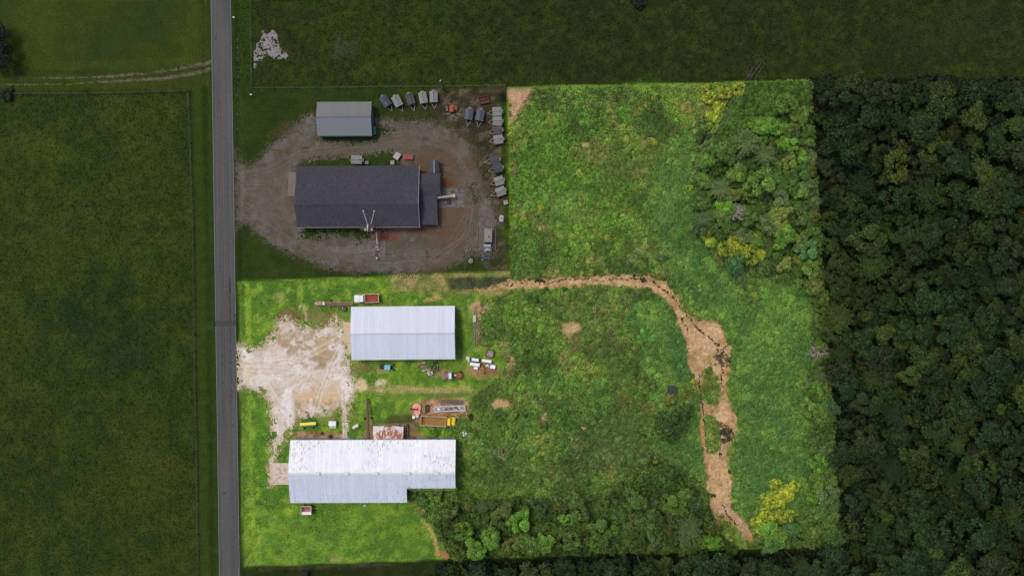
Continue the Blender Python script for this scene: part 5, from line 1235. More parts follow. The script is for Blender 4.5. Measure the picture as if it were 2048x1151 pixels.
for (px, py, a) in ((955, 474, 88), (991, 478, 90)):
    q = W(px, py); root = empty("loading_rail", (q.x, q.y, 0), R(a), "long rusty rail on the %s side of the service truck" % ("west" if px < 970 else "east"), "rail")
    BX(0, 0, .1, 6.6, .25, .3).build("beam", mat("pinkish_rail", S(104, 86, 80), .8), root); BX(2.8, 0, 0, .3, .7, .2).build("foot", M_FRAME, root); BX(-2.8, 0, 0, .3, .7, .2).build("foot", M_FRAME, root)
# rock spill in the north pasture
def rocks(name, pts, n, m_, lab, smin, smax, thr=.45):
    mb = MB(); P = np.array(pts); k = 0; tries = 0
    while k < n and tries < n * 30:
        tries += 1
        x, y = random.uniform(P[:, 0].min(), P[:, 0].max()), random.uniform(P[:, 1].min(), P[:, 1].max())
        if sdf(np.array([x]), np.array([y]), pts)[0] > random.gauss(0, 1.0) or fbm(np.array([x]), np.array([y]), 6, 3, 3)[0] < thr: continue
        q = W(x, y); s_ = random.uniform(smin, smax); mb.box(q.x, q.y, float(hgt(x, y)) - .05, s_, s_ * random.uniform(.6, 1), s_ * .55, rz=random.random() * 3, tx=.65, ty=.65); k += 1
    o = mb.build(name, m_); return tag(o, lab, kind="stuff")
ROCK = [(527, 62), (533, 66), (538, 70), (546, 60), (552, 66), (556, 82), (560, 100), (568, 106), (576, 108), (575, 116), (562, 119), (548, 118), (536, 108), (524, 118), (516, 128), (509, 138), (508, 118), (508, 96), (518, 86), (524, 80)]
rocks("rock_spill", ROCK, 1500, mat("grey_limestone_rock", S(134, 128, 126), .9, var=.2), "spill of pale grey rocks in the dark north pasture beside the road", .18, .55, .42)
rocks("rock_scatter", [(665, 88), (680, 76), (694, 84), (690, 110), (664, 118), (670, 100)], 90, mat("dull_rock", S(74, 78, 72), .9), "thin scatter of dull rocks in the north pasture", .12, .35, .5)
rocks("ditch_stones", [(473, 60), (475, 60), (476.5, 200), (475, 260), (473, 200)], 60, mat("ditch_rock", S(96, 92, 84), .9), "line of small stones in the roadside ditch", .15, .4, .2)
rocks("edge_stones", [(552, 634), (600, 640), (660, 648), (640, 662), (590, 690), (560, 694), (535, 694)], 120, mat("limestone_bits", S(206, 190, 176), .9), "loose limestone bits at the edge of the gravel yard", .15, .4, .5)
rocks("creek_debris", [(1426, 712), (1470, 705), (1466, 735), (1440, 732)], 160, mat("creek_debris", S(84, 76, 48), .9, var=.3), "dark clods round the pool in the creek bed", .2, .6, .4)
rocks("creek_debris", [(1434, 836), (1466, 860), (1470, 876), (1440, 890), (1446, 910), (1434, 912), (1438, 870)], 150, mat("creek_debris", S(84, 76, 48), .9, var=.3), "dark clods across the lower creek bed", .2, .6, .45)

# ---------------------------------------------------------------- mailbox, poles, wires, fences
def mailbox(px, py, lab):
    q = W(px, py); root = empty("mailbox", (q.x, q.y, float(hgt(px, py))), 0, lab, "mailbox")
    BX(0, 0, 0, .12, .12, 1.1).build("post", M_WOOD, root); BX(0, 0, 1.1, .55, .28, .3).build("box", M_WHT, root, bevel=.06); BX(.28, 0, 1.12, .02, .24, .24).build("door", M_DOOR, root)
mailbox(470, 37.5, "white mailbox on the road's east verge near the top"); mailbox(505, 191.5, "small white marker box at the corner of the pasture fence")
M_POLE = mat("grey_utility_timber", S(150, 140, 124), .9, var=.15); M_POLE_D = mat("dimmed_utility_timber", S(58, 54, 46), .9, var=.15)  # second timber is a dimmed copy for poles outside the plot
def pole(tx_, ty_, h, arm_ang, lab, m_=M_POLE, cans=0, arms=1, cm=M_WHT):
    t_ = W(tx_, ty_, h); root = empty("utility_pole", (t_.x, t_.y, 0), 0, lab, "utility pole")
    MB().tube((0, 0, -.3), (0, 0, h), .17, .11, n=10).build("pole", m_, root)
    for k in range(arms):
        a = BX(0, 0, h - .45 - k * .9, 2.5 if k == 0 else 1.6, .14, .14, rz=R(arm_ang + 12 * k)).build("crossarm", m_, root)
        for i in (-1.1, 0, 1.1):
            c_ = math.cos(R(arm_ang)) * i, math.sin(R(arm_ang)) * i
            MB().tube((c_[0], c_[1], h - .3), (c_[0], c_[1], h - .08), .05, n=8).build("insulator", M_WHT if m_ is M_POLE else M_FRAME, a)
    for k in range(cans):
        an = R(140 + 110 * k); MB().lathe([(.12, 0), (.28, .06), (.28, .75), (.14, .85)], (math.cos(an) * .42, math.sin(an) * .42, h - 1.9 + k * .1), 14).build("transformer", cm, root)
    return Vector((t_.x, t_.y, h))
P0 = pole(1524, 122, 11, -33, "dull utility pole in the dark north pasture above the yellow weeds", M_POLE_D)
P1 = pole(1280, 500, 11, -33, "pale utility pole with one crossarm north of the bend in the creek")
P2 = pole(1003, 915, 11, -30, "pale utility pole with doubled crossarms in the tall weeds east of the white barn", arms=2)
P3 = pole(928, 868.5, 9.5, -30, "utility pole with white transformers at the corner of the white barn", cans=3)
P4 = pole(882.5, 161, 10, 40, "utility pole with a pale transformer on the pasture fence line", M_POLE_D, cans=1, cm=mat("grey_can", S(128, 128, 124), .5))
M_WIRE = mat("pale_aluminium_wire", (.42, .46, .42), .5)
def wire(a, c, off, lab, sag=1.5, r=.009):
    root = MB(); pr = None
    for i in range(13):
        t_ = i / 12; v = a.lerp(c, t_) + off; v.z -= sag * 4 * t_ * (1 - t_) + .08
        if pr is not None: root.tube(pr, v, r, n=4, cap=False)
        pr = v
    tag(root.build("power_line", M_WIRE), lab, "power line", "power lines over the weeds")
dr = Vector((math.cos(R(-33)), math.sin(R(-33)), 0))
for s_ in (-1.1, 0, 1.1):
    pos = {-1.1: "west", 0: "middle", 1.1: "east"}[s_]
    wire(P0, P1, dr * s_, pos + "ern wire of the line from the north pasture to the creek pole"); wire(P1, P2, dr * s_, pos + "ern wire of the line from the creek pole to the weed pole")
wire(P2, P3, Vector((0, .5, 0)), "upper short wire between the two poles east of the white barn", .5); wire(P2, P3, Vector((0, -.6, -.8)), "lower short wire between the two poles east of the white barn", .6)

M_FP = mat("fence_post_timber", S(92, 84, 70), .9, var=.2); M_FW = mat("fence_wire", S(96, 96, 88), .6)
_fp = BX(0, 0, -.3, .16, .16, 1.6, tx=.9, ty=.9)
def fence(pts, lab, step=6.0, m_=M_FP, wr=.016):
    g = W(*pts[0]); root = empty("wire_fence", (g.x, g.y, 0), 0, lab, "fence"); mb = MB(); me = None
    for (x0, y0), (x1, y1) in zip(pts[:-1], pts[1:]):
        n = max(1, int(math.hypot(x1 - x0, y1 - y0) * MPP / step)); pv = None
        for i in range(n + 1):
            x, y = x0 + (x1 - x0) * i / n, y0 + (y1 - y0) * i / n; q = W(x, y); z = float(hgt(x, y)); q = Vector((q.x - g.x, q.y - g.y, z))
            if me is None: o = _fp.build("post", m_, root, q); me = o.data
            else: o = link(bpy.data.objects.new("post", me), root); o.location = q
            if pv is not None:
                for h in (.4, .75, 1.1): mb.tube(pv + Vector((0, 0, h)), q + Vector((0, 0, h)), wr, n=3, cap=False)
            pv = q
    mb.build("wire", M_FW, root)
fence([(502, -60), (504, 172)], "wire fence between the road ditch and the north pasture")
fence([(506, 177), (760, 175), (1012, 172)], "wire fence along the south edge of the north pasture")
fence([(-60, 188), (180, 188), (375, 183)], "wire fence along the south side of the farm track")
fence([(378, 184), (386, 420), (389, 560)], "upper stretch of the wire fence on the west side of the road", 5)
fence([(389, 566), (390, 700), (394, 900), (398, 1200)], "lower stretch of the wire fence on the west side of the road", 5)
q = W(352, 179); root = empty("farm_gate", (q.x, q.y, 0), R(-27), "dark half open pipe gate at the farm track corner", "gate")
for z in (.3, .6, .9, 1.2): MB().tube((-1.6, 0, z), (1.8, 0, z), .035, n=6).build("rail", M_FRAME, root)
for x in (-1.6, 0, 1.8): MB().tube((x, 0, .2), (x, 0, 1.25), .04, n=6).build("stile", M_FRAME, root)
q = W(608, 1146, 1.5); root = empty("dark_shed", (q.x, q.y, 0), R(-5), "small black shed cut by the bottom edge below the lawn", "shed")
BX(0, -.6, 0, 1.9, 2.3, 1.5).build("wall", MD, root); BX(0, -.6, 1.5, 2.1, 2.5, .12).build("roof", mat("black_shed_top", S(18, 17, 20), .8), root)
# ---------------------------------------------------------------- foliage meshes
M_CROWN = leaf_mat("tree_leaves", 'object', .22)
M_CLUMP = leaf_mat("weed_leaves", 'instance', .25)
M_BARK = mat("tree_bark", S(96, 84, 68), .9, var=.25)
M_DEAD = mat("bare_grey_wood", S(170, 158, 146), .9, var=.15); M_DEAD_D = mat("bare_dimmed_wood", S(84, 78, 68), .9, var=.2)  # second wood is a dimmed copy for bare trees outside the plot

def leaf_mesh(name, c, nrm, size, rng, aspect=1.6, tone=(.75, 1.25), tones=None, m=None, updir=None):
    n = len(c)
    nrm = nrm / (np.linalg.norm(nrm, axis=1, keepdims=True) + 1e-9)
    a = rng.normal(size=(n, 3)) if updir is None else updir
    u = np.cross(nrm, a); u /= np.linalg.norm(u, axis=1, keepdims=True) + 1e-9
    v = np.cross(nrm, u)
    s = np.asarray(size).reshape(-1, 1) * np.ones((n, 1))
    co = np.stack([c - v * s * aspect / 2, c + u * s / 2 - nrm * s * .12, c + v * s * aspect / 2, c - u * s / 2 - nrm * s * .12], 1).reshape(-1, 3)
    me = bpy.data.meshes.new(name)
    me.vertices.add(n * 4); me.vertices.foreach_set("co", co.ravel().astype(np.float32))
    me.loops.add(n * 4); me.loops.foreach_set("vertex_index", np.arange(n * 4, dtype=np.int32))
    me.polygons.add(n); me.polygons.foreach_set("loop_start", np.arange(0, n * 4, 4, dtype=np.int32))
    me.update(calc_edges=True)
    t = tones if tones is not None else rng.uniform(tone[0], tone[1], n)
    k = np.repeat(t, 4); w = np.repeat(rng.normal(0, .06, n), 4)
    rgba = np.stack([k * (1 + w), k, k * (1 - w), np.ones_like(k)], 1).astype(np.float32)
    at = me.attributes.new("leaf_tone", 'FLOAT_COLOR', 'POINT'); at.data.foreach_set("color", np.clip(rgba, 0, 2).ravel())
    me.materials.append(m or M_CROWN)
    return me

def unit(rng, n):
    v = rng.normal(size=(n, 3)); return v / np.linalg.norm(v, axis=1, keepdims=True)

def crown_mesh(seed, lobes=26, leaves=3400, ls=.07, spread=.78, lr=(.2, .36), flat=.75, gap=.0):
    rng = np.random.default_rng(seed)
    C, Nn, T = [], [], []
    # uneven outline: radius depends on direction
    ph = rng.uniform(0, 6.28, 4)
    for i in range(lobes):
        t = rng.uniform(0, 6.28); rr = math.sqrt(rng.uniform(.02, 1)) * spread
        rr *= 1 + .16 * math.sin(2 * t + ph[0]) + .12 * math.sin(3 * t + ph[1]) + .08 * math.sin(5 * t + ph[2])
        z = flat * (math.sqrt(max(0, 1.05 - rr * rr)) - .35) * rng.uniform(.55, 1.05)
        r = rng.uniform(*lr); n = int(leaves / lobes * (r / .28) ** 2)
        d = unit(rng, n); d[:, 2] = np.where(d[:, 2] < -.35, -d[:, 2], d[:, 2])
        rad = r * rng.uniform(.7, 1.12, (n, 1))
        C.append(np.array([rr * math.cos(t), rr * math.sin(t), z]) + d * rad * np.array([1, 1, .8]))
        Nn.append(d + rng.normal(0, .45, (n, 3)) + np.array([0, 0, .4]))
        T.append(rng.uniform(.45, 1.6, n) * rng.uniform(.7, 1.3))
    C = np.concatenate(C); Nn = np.concatenate(Nn); T = np.concatenate(T)
    return leaf_mesh("crown_leaves", C, Nn, rng.uniform(.7, 1.3, len(C)) * ls, rng, 1.5, tones=T)

CROWNS = [crown_mesh(s, lobes=l, leaves=int(n * .6), ls=k * 1.4, lr=lr, flat=f) for s, l, n, k, lr, f in
          ((1, 26, 4200, .066, (.2, .36), .75), (2, 34, 4600, .06, (.16, .3), .7), (3, 20, 3800, .07, (.24, .42), .8), (4, 40, 4600, .058, (.13, .26), .65),
           (5, 30, 4200, .064, (.18, .34), .85), (6, 46, 4800, .055, (.12, .22), .6), (7, 24, 3600, .072, (.22, .38), .7))]
def feather_crown(seed):
    """willow-like crown of radiating sprays"""
    rng = np.random.default_rng(seed); C, Nn, T, U = [], [], [], []
    for i in range(120):
        t = rng.uniform(0, 6.28); L_ = rng.uniform(.55, 1.0); n = 34; s = np.linspace(.12, 1, n)
        el = rng.uniform(.0, .75); d = np.array([math.cos(t), math.sin(t), 0])
        p = d * (s * L_ * math.cos(el))[:, None] + np.array([0, 0, 1]) * ((s * L_ * math.sin(el)) - .35 * s ** 2 * (1 - el))[:, None] + rng.normal(0, .028, (n, 3))
        C.append(p); Nn.append(np.array([0, 0, 1]) + rng.normal(0, .4, (n, 3))); U.append(np.tile(np.cross(d, [0, 0, 1]), (n, 1))); T.append(rng.uniform(.7, 1.25, n) * rng.uniform(.8, 1.2))
    return leaf_mesh("crown_sprays", np.concatenate(C), np.concatenate(Nn), rng.uniform(.03, .05, 4080), rng, 2.6, tones=np.concatenate(T), updir=np.concatenate(U))
FEATH = [feather_crown(21), feather_crown(22)]

def branch_tree(seed, lim=5, up=.55, length=1.0, r0=.06, splits=3, curve=.25):
    rng = random.Random(seed); mb = MB()
    def grow(p, d, l, r, k):
        q = p
        for i in range(3):
            d = (d + Vector((rng.gauss(0, curve * .35), rng.gauss(0, curve * .35), rng.gauss(0, curve * .2)))).normalized()
            e = q + d * l / 3; mb.tube(q, e, r, r * .8, n=5, cap=False); r *= .8; q = e
            if k > 0 and i > 0:
                for _ in range(splits - 1 if i < 2 else splits):
                    nd = (d + Vector((rng.gauss(0, .6), rng.gauss(0, .6), rng.gauss(.05, .35)))).normalized(); grow(q, nd, l * rng.uniform(.5, .75), r * .75, k - 1)
    for i in range(lim):
        a = 6.283 * i / lim + rng.uniform(-.3, .3); grow(Vector((0, 0, -.1)), Vector((math.cos(a), math.sin(a), up * rng.uniform(.5, 1.5))).normalized(), length * rng.uniform(.4, .6), r0, 2)
    me = bpy.data.meshes.new("bare_limbs"); me.from_pydata(mb.v, [], mb.f); me.materials.append(M_DEAD); return me
_tm = {}
def trunk_mesh(k):
    if k in _tm: return _tm[k]
    rng = random.Random(90 + k); mb = MB().tube((0, 0, 0), (0.01, 0, .25), .045, .03, n=8, cap=False).tube((.01, 0, .25), (0, .01, .62), .03, .018, n=8, cap=False)
    for i in range(6):
        a = i * 1.05 + rng.uniform(-.3, .3); z = rng.uniform(.3, .6); mb.tube((0, 0, z), (math.cos(a) * .22, math.sin(a) * .22, z + rng.uniform(.1, .25)), .014, .005, n=5, cap=False)
    me = bpy.data.meshes.new("trunk_limbs"); me.from_pydata(mb.v, [], mb.f); me.materials.append(M_BARK); _tm[k] = me; return me

def tree(px, py, rad, col, label, name="broadleaf_tree", group=None, h=None, crown=None, sq=None, cat="tree"):
    """px, py, rad = crown centre and radius in photo pixels"""
    r = rad * MPP; h = h or max(2.0, r * 2.3 + 1.5)
    r *= (CAMH - h * .75) / CAMH
    q = W(px, py, h - r * .7); z = float(hgt(px, py))
    root = empty(name, (q.x, q.y, z), random.random() * 6.28, label, cat, group)
    t = link(bpy.data.objects.new("trunk", trunk_mesh(random.randrange(4))), root); t.scale = (r * 1.6, r * 1.6, h * .92)
    me = crown if crown is not None else random.choice(CROWNS)
    c = link(bpy.data.objects.new("crown", me), root); c.location = (0, 0, h - r * .75); s = sq or random.uniform(.85, 1.15)
    c.scale = (r * s, r / s, r * random.uniform(.8, 1.05)); k = random.uniform(.85, 1.15)
    c.color = (col[0] * k * random.uniform(.93, 1.07), col[1] * k, col[2] * k * random.uniform(.9, 1.1), 1)
    return root

def dead_tree(px, py, rad, label, dim=False, up=.6, name="dead_tree", seed=1, lim=7):
    r = rad * MPP; h = max(2.5, r * 1.6); q = W(px, py, h * .7)
    root = empty(name, (q.x, q.y, float(hgt(px, py))), random.random() * 6, label, "tree")
    m_ = M_DEAD_D if dim else M_DEAD
    MB().tube((0, 0, 0), (0, 0, h * .4), r * .06 + .06, r * .05 + .03, n=8).build("trunk", m_, root)
    me = branch_tree(seed, lim, up).copy(); me.materials.clear(); me.materials.append(m_)
    o = link(bpy.data.objects.new("limb", me), root); o.location = (0, 0, h * .4); o.scale = (r * 1.0, r * 1.0, r * 1.2)
    return root

# ---- wood outside the plot, dimming put into its leaf colours
def inside(poly, x, y, m=0): return sdf(np.array([float(x)]), np.array([float(y)]), poly)[0] < -m
WOOD_OUT = [(1626, 172), (1700, 156), (1800, 164), (2120, 168), (2120, 1230), (850, 1230), (860, 1150), (900, 1136), (1690, 1108), (1684, 1080)]
GREENS_DIM = [(S(39, 60, 22), "mid green"), (S(50, 66, 22), "olive"), (S(34, 54, 24), "deep green"), (S(60, 76, 26), "yellowish"), (S(46, 59, 29), "greyish")]
GREENS_DIM = [(tuple(v * 1.07 for v in c_), n_) for c_, n_ in GREENS_DIM]
placed = []
def can(x, y, r, k=.62):
    for (a, b_, q) in placed:
        if abs(a - x) < 80 and (a - x) ** 2 + (b_ - y) ** 2 < ((r + q) * k) ** 2: return False
    return True
def wood_label(x, y, r, k):
    s_ = "broad" if r >= 28 else ("middling" if r >= 22 else "small")
    if y > 1105 and x < 1690:
        w_ = "below the plot's lower edge, " + ("south of the lawn corner" if x < 1010 else "south of the left thicket" if x < 1200 else "south of the right thicket" if x < 1400 else "south of the creek mouth" if x < 1540 else "south of the golden bushes")
    else:
        w_ = ("hugging the east edge" if x < 1740 else "deep in the dim wood" if x < 1860 else "in the outer dim wood" if x < 1970 else "by the right border") + " level with "
        w_ += "the corner undergrowth" if y < 260 else "the grey trailers" if y < 370 else "the bare tree" if y < 480 else "the creek bend" if y < 590 else "the pale blue barn" if y < 690 else "the black blind" if y < 790 else "the yellow truck" if y < 880 else "the white barn roof" if y < 990 else "the golden bushes" if y < 1080 else "the bottom border"
    return "%s %s tree %s" % (s_, GREENS_DIM[k][1], w_.replace("level with the", "near the height of the") if 0 else w_)
spec = [(1792, 332, 36, 3), (1700, 305, 32, 0), (1930, 395, 36, 0), (1850, 470, 28, 0), (1740, 440, 28, 2), (1970, 640, 32, 0), (1800, 560, 26, 1)]
for x, y, r, k in spec:
    placed.append((x, y, r)); tree(x, y, r, GREENS_DIM[k][0] if k != 3 else S(74, 84, 28), wood_label(x, y, r, k) if k != 3 else "large yellowish tree standing out in the dim wood beyond the plot's upper east corner", group="trees of the dim wood", h=13)
n = 0
for _ in range(9000):
    if n >= 168: break
    x, y = random.uniform(1560, 2110), random.uniform(150, 1225)
    if _ % 4 == 0: x, y = random.uniform(850, 1700), random.uniform(1108, 1200)
    r = random.choice([20, 24, 28, 33] if n > 40 else [30, 34, 38]); edge = 10 if x < 1700 or y > 1080 else 4
    if not inside(WOOD_OUT, x, y, edge) or not can(x, y, r, .56): continue
    placed.append((x, y, r)); n += 1
    k = random.choices(range(5), (4, 3, 3, 1.3, 1.6))[0]
    tree(x, y, r * 1.08, GREENS_DIM[k][0], wood_label(x, y, r, k), group="trees of the dim wood", h=random.uniform(9.5, 14), crown=random.choice(FEATH) if random.random() < .12 else None)
OUTER = list(placed)
for i, (x, y, r) in enumerate(((1668, 300, 16), (1665, 370, 22), (1700, 385, 14), (1690, 722, 18), (1722, 530, 15), (1730, 900, 16), (1685, 915, 20), (1980, 905, 16), (1745, 880, 14), (1660, 330, 16), (1890, 965, 14), (1780, 950, 12), (1500, 150, 9))):
    dead_tree(x, y, r, ["bare grey tree just outside the plot's east edge near the top", "wide bare tree against the east edge, below the topmost one", "bare tree right of the wide bare one", "spreading bare tree outside the east edge at mid height", "bare tree poking through the dim wood",
              "bare limbs in the dim wood east of the lower meadow", "large bare tree outside the lower east edge", "bare tree near the right border low down", "small bare tree right of the large lower one", "bare tree touching the east edge near the top", "bare limbs deep in the lower right wood", "small bare crown in the lower dim wood", "low tangle of bare branches at the pasture's south edge"][i], True, seed=i + 3, lim=9)

# ---- trees and bushes inside the plot
GP = {'mid': S(100, 130, 54), 'bright': S(110, 154, 54), 'olive': S(112, 128, 58), 'deep': S(84, 116, 50), 'grey': S(102, 124, 70), 'gold': S(176, 172, 62), 'teal': S(84, 124, 66)}
LB = {'mid': "mid green", 'bright': "bright fresh green", 'olive': "olive green", 'deep': "deep green", 'grey': "dull grey green", 'gold': "golden yellow", 'teal': "blue green"}
AREA = [("in the north east thicket", [(1395, 300), (1450, 280), (1500, 250), (1616, 225), (1640, 560), (1600, 570), (1540, 500), (1470, 470), (1400, 470)]),
        ("along the plot's east edge", [(1622, 560), (1648, 560), (1675, 1080), (1650, 1084), (1620, 960), (1625, 850), (1600, 800), (1640, 700)]),
        ("in the south thicket", [(880, 1020), (960, 1000), (1180, 1010), (1260, 960), (1330, 930), (1400, 990), (1424, 1040), (1460, 1096), (905, 1108), (870, 1060)]),
        ("at the plot's lower right corner", [(1530, 1060), (1600, 1040), (1640, 960), (1674, 1084), (1520, 1090)])]
EXPL = [(1572, 210, 26, 'mid'), (1600, 232, 18, 'mid'), (1524, 248, 24, 'bright'), (1582, 290, 16, 'bright'), (1606, 318, 15, 'bright'), (1565, 285, 14, 'bright'), (1490, 285, 34, 'grey'), (1530, 310, 26, 'grey'), (1408, 322, 20, 'bright'), (1400, 270, 14, 'deep'),
        (1440, 380, 26, 'grey'), (1520, 365, 30, 'mid'), (1575, 370, 22, 'deep'), (1600, 385, 18, 'mid'), (1475, 345, 22, 'mid'), (1560, 430, 26, 'olive'), (1500, 430, 22, 'deep'), (1605, 440, 20, 'deep'), (1470, 530, 24, 'teal'), (1478, 555, 18, 'grey'),
        (1614, 500, 22, 'teal'), (1620, 540, 20, 'mid'), (1600, 480, 16, 'olive'), (1345, 842, 36, 'deep'), (1312, 856, 17, 'mid'), (1330, 960, 28, 'deep'), (1270, 1000, 26, 'mid'), (1300, 1040, 30, 'deep'), (1380, 1060, 34, 'grey'), (1350, 1010, 24, 'mid'),
        (925, 1060, 24, 'bright'), (985, 1075, 22, 'bright'), (950, 1095, 22, 'bright'), (885, 1030, 22, 'mid'), (900, 1010, 26, 'olive'), (1040, 1040, 24, 'bright'), (1090, 1085, 20, 'bright'), (1140, 1080, 24, 'mid'), (1200, 1060, 26, 'mid'), (1010, 1020, 22, 'olive'),
        (1420, 1080, 22, 'bright'), (1630, 1020, 22, 'mid'), (1660, 1040, 18, 'mid'), (1600, 1070, 22, 'deep'), (1560, 1078, 16, 'bright'), (1640, 640, 16, 'mid'), (1645, 785, 16, 'mid'), (1635, 830, 22, 'mid'), (1650, 900, 18, 'grey'), (1630, 770, 14, 'bright')]
pin = []
used = {}
def put(x, y, r, k, where=None):
    if where is None:
        where = "by the creek"
        for nm, poly in AREA:
            if inside(poly, x, y, -14): where = nm; break
        if (x, y) == (1345, 842): where = "alone south of the black blind"
    pin.append((x, y, r)); placed.append((x, y, r))
    sub = ""
    if where.startswith("in the north east"): sub = ", upper part" if y < 300 else (", near the bare tree" if y < 460 else ", lower part")
    elif where.startswith("along"): sub = ", above the wide bare tree" if y < 700 else (", level with the blind" if y < 830 else ", lower stretch")
    elif where.startswith("in the south"): sub = ", near the lawn" if x < 960 else (", left half" if x < 1130 else (", right half" if x < 1300 else ", close to the creek"))
    lab = "%s %s tree %s%s" % ("big" if r >= 24 else "medium" if r > 17 else "small", LB[k], where, sub)
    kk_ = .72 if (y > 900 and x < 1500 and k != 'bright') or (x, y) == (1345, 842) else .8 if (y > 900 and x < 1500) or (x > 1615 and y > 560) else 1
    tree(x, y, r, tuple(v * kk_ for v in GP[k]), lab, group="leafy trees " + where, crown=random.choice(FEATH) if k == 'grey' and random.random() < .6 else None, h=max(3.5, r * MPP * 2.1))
for a in EXPL: put(*a)
for nm, poly in AREA:
    P = np.array(poly); m_ = 0
    for _ in range(1500):
        if m_ > (24, 22, 26, 6)[[a_[0] for a_ in AREA].index(nm)]: break
        x, y = random.uniform(P[:, 0].min(), P[:, 0].max()), random.uniform(P[:, 1].min(), P[:, 1].max()); r = random.choice([14, 17, 20, 24])
        if not inside(poly, x, y, 2) or not can(x, y, r, .58) or any((x - a) ** 2 + (y - b_) ** 2 < (r * .9) ** 2 for a, b_ in ((1468, 426), (1640, 708))): continue
        m_ += 1; put(x, y, r, random.choices(['mid', 'olive', 'deep', 'grey', 'bright', 'teal'], (4, 2, 3, 2, 1.4, 1.2))[0], nm)
# golden bushes
GB = [(1476, 492, 26), (1500, 480, 22), (1494, 512, 24), (1452, 500, 22), (1470, 475, 18), (1408, 462, 17), (1412, 440, 15), (1420, 482, 15), (1520, 505, 14), (1416, 195, 17), (1448, 185, 18), (1478, 178, 18), (1430, 232, 18), (1438, 215, 15), (1424, 255, 15), (1410, 180, 12), (1550, 975, 22),
      (1575, 985, 20), (1545, 1010, 26), (1570, 1030, 20), (1530, 1035, 24), (1535, 1062, 20), (1588, 972, 14), (1515, 1042, 16), (1555, 995, 22), (1378, 376, 8), (1540, 448, 12), (1600, 485, 12), (1590, 520, 9), (1310, 285, 7)]
for x, y, r in GB:
    w_ = "in the upper yellow cluster" if y < 270 and x > 1390 else ("in the big yellow patch of the thicket" if y < 530 and x < 1530 and x > 1390 else ("in the lower right yellow patch" if y > 900 else "standing alone among the greens"))
    tree(x, y, r, S(166, 176, 56) if y > 900 else S(158, 172, 58), "golden bush " + w_, "golden_bush", "golden bushes " + w_, h=max(1.8, r * MPP * 1.2), crown=random.choice([CROWNS[3], CROWNS[5], CROWNS[1]]), cat="bush")
OB = [(1085, 850, 12, 'mid', "round green bush among the weeds below the dirt patch"), (1340, 800, 14, 'olive', "olive bush just below the black blind"), (1300, 770, 12, 'mid', "green bush left of the black blind"), (1375, 785, 16, 'olive', "brownish bush between the blind and the creek"),
      (995, 830, 15, 'deep', "deep green bush right of the yellow truck"), (862, 727, 14, 'mid', "green bush growing over the boat shaped trailer"), (1024, 745, 9, 'olive', "olive bush on the red dirt by the planter"), (1322, 515, 10, 'grey', "dull bush north of the creek bend"), (1028, 830, 10, 'mid', "mid green bush under the pale dirt patch"),
      (870, 990, 14, 'mid', "green bush against the south east corner of the white barn"), (845, 998, 13, 'deep', "deep green bush in the notch of the white barn"), (825, 990, 11, 'deep', "small deep bush tight in the notch corner of the barn"), (1400, 355, 12, 'mid', "mid green bush left of the thicket")]
for x, y, r, k, lab in OB: tree(x, y, r, GP[k], lab, "leafy_bush", h=max(1.6, r * MPP * 1.5), cat="bush")
# vine along the notch eave
vy = (CY - 977.5); 
q = W(862, 977.5, 5.0); root = empty("creeping_vine", (q.x, q.y, 0), 0, "green vine hanging along the notched south eave of the white barn", "vine")
for i in range(30):
    px = 812 + i * 3.35; c = W(px, 977 + random.uniform(-.6, 1.2) - (4 if i < 3 else 0), 5.0) - q; o = link(bpy.data.objects.new("leaf_cluster", CROWNS[i % 7]), root)
    o.location = (c.x, c.y - .15, 4.75 + random.uniform(-.2, .35)); s_ = random.uniform(.5, .85) * (1.5 if i < 3 else 1); o.scale = (s_, s_ * .8, s_ * .8); o.color = (*[v * random.uniform(.8, 1.3) for v in GP['mid']], 1)
mb = MB()
for i in range(9): c = W(816 + i * 11, 977, 5) - q; mb.tube((c.x, c.y - .25, 0), (c.x + .2, c.y - .2, 4.9), .05, .03, n=5)
mb.build("stem", M_BARK, root)
# dead trees inside
for i, (x, y, r, lab) in enumerate(((1468, 426, 27, "pale bare tree star shaped in the middle of the thicket"), (1424, 388, 12, "thin bare limbs left of the star shaped bare tree"), (1641, 705, 22, "wide bare grey tree on the plot's east edge at mid height"), (1636, 645, 12, "small bare tree above the wide grey one on the east edge"),
                                 (1640, 762, 10, "small bare tree under the wide grey one on the east edge"), (1315, 976, 12, "bare limbs in the southern thicket left of the creek"), (1645, 945, 16, "bare tree low on the plot's east edge"), (1615, 297, 11, "bare limbs at the plot's north east edge"), (1222, 1085, 10, "bare limbs at the lower edge of the south thicket"),
                                 (1335, 1015, 12, "dull bare tree between the south thicket and the creek"), (1640, 982, 14, "thin bare tree near the lower east edge"), (1475, 553, 9, "small bare shrub below the golden patch"))):
    dead_tree(x, y, r, lab, False, 1.1 if i == 0 else .7, seed=20 + i, lim=11)
# left edge
for (x, y, r) in ((-4, 62, 24), (4, 92, 26), (-8, 124, 26), (10, 122, 18), (-30, 90, 30)): tree(x, y, r, S(24, 38, 24), "very dark evergreen at the left border above the farm track", "dark_evergreen", "dark evergreens at the left border", h=6, crown=CROWNS[3])
tree(14, 190, 14, S(34, 50, 24), "low dark bush on the fence line at the left border", "leafy_bush", cat="bush", h=2); tree(1277, 5, 14, S(34, 38, 24), "dark round bush at the top border of the north pasture", "leafy_bush", cat="bush", h=2.2)
for x, y, r, lab in ((705, 470, 8, "dark shrub below the shop's porch roof"), (732, 474, 9, "larger dark shrub right of the porch shrub"), (640, 467, 6, "low shrub by the shop's south wall")): pass

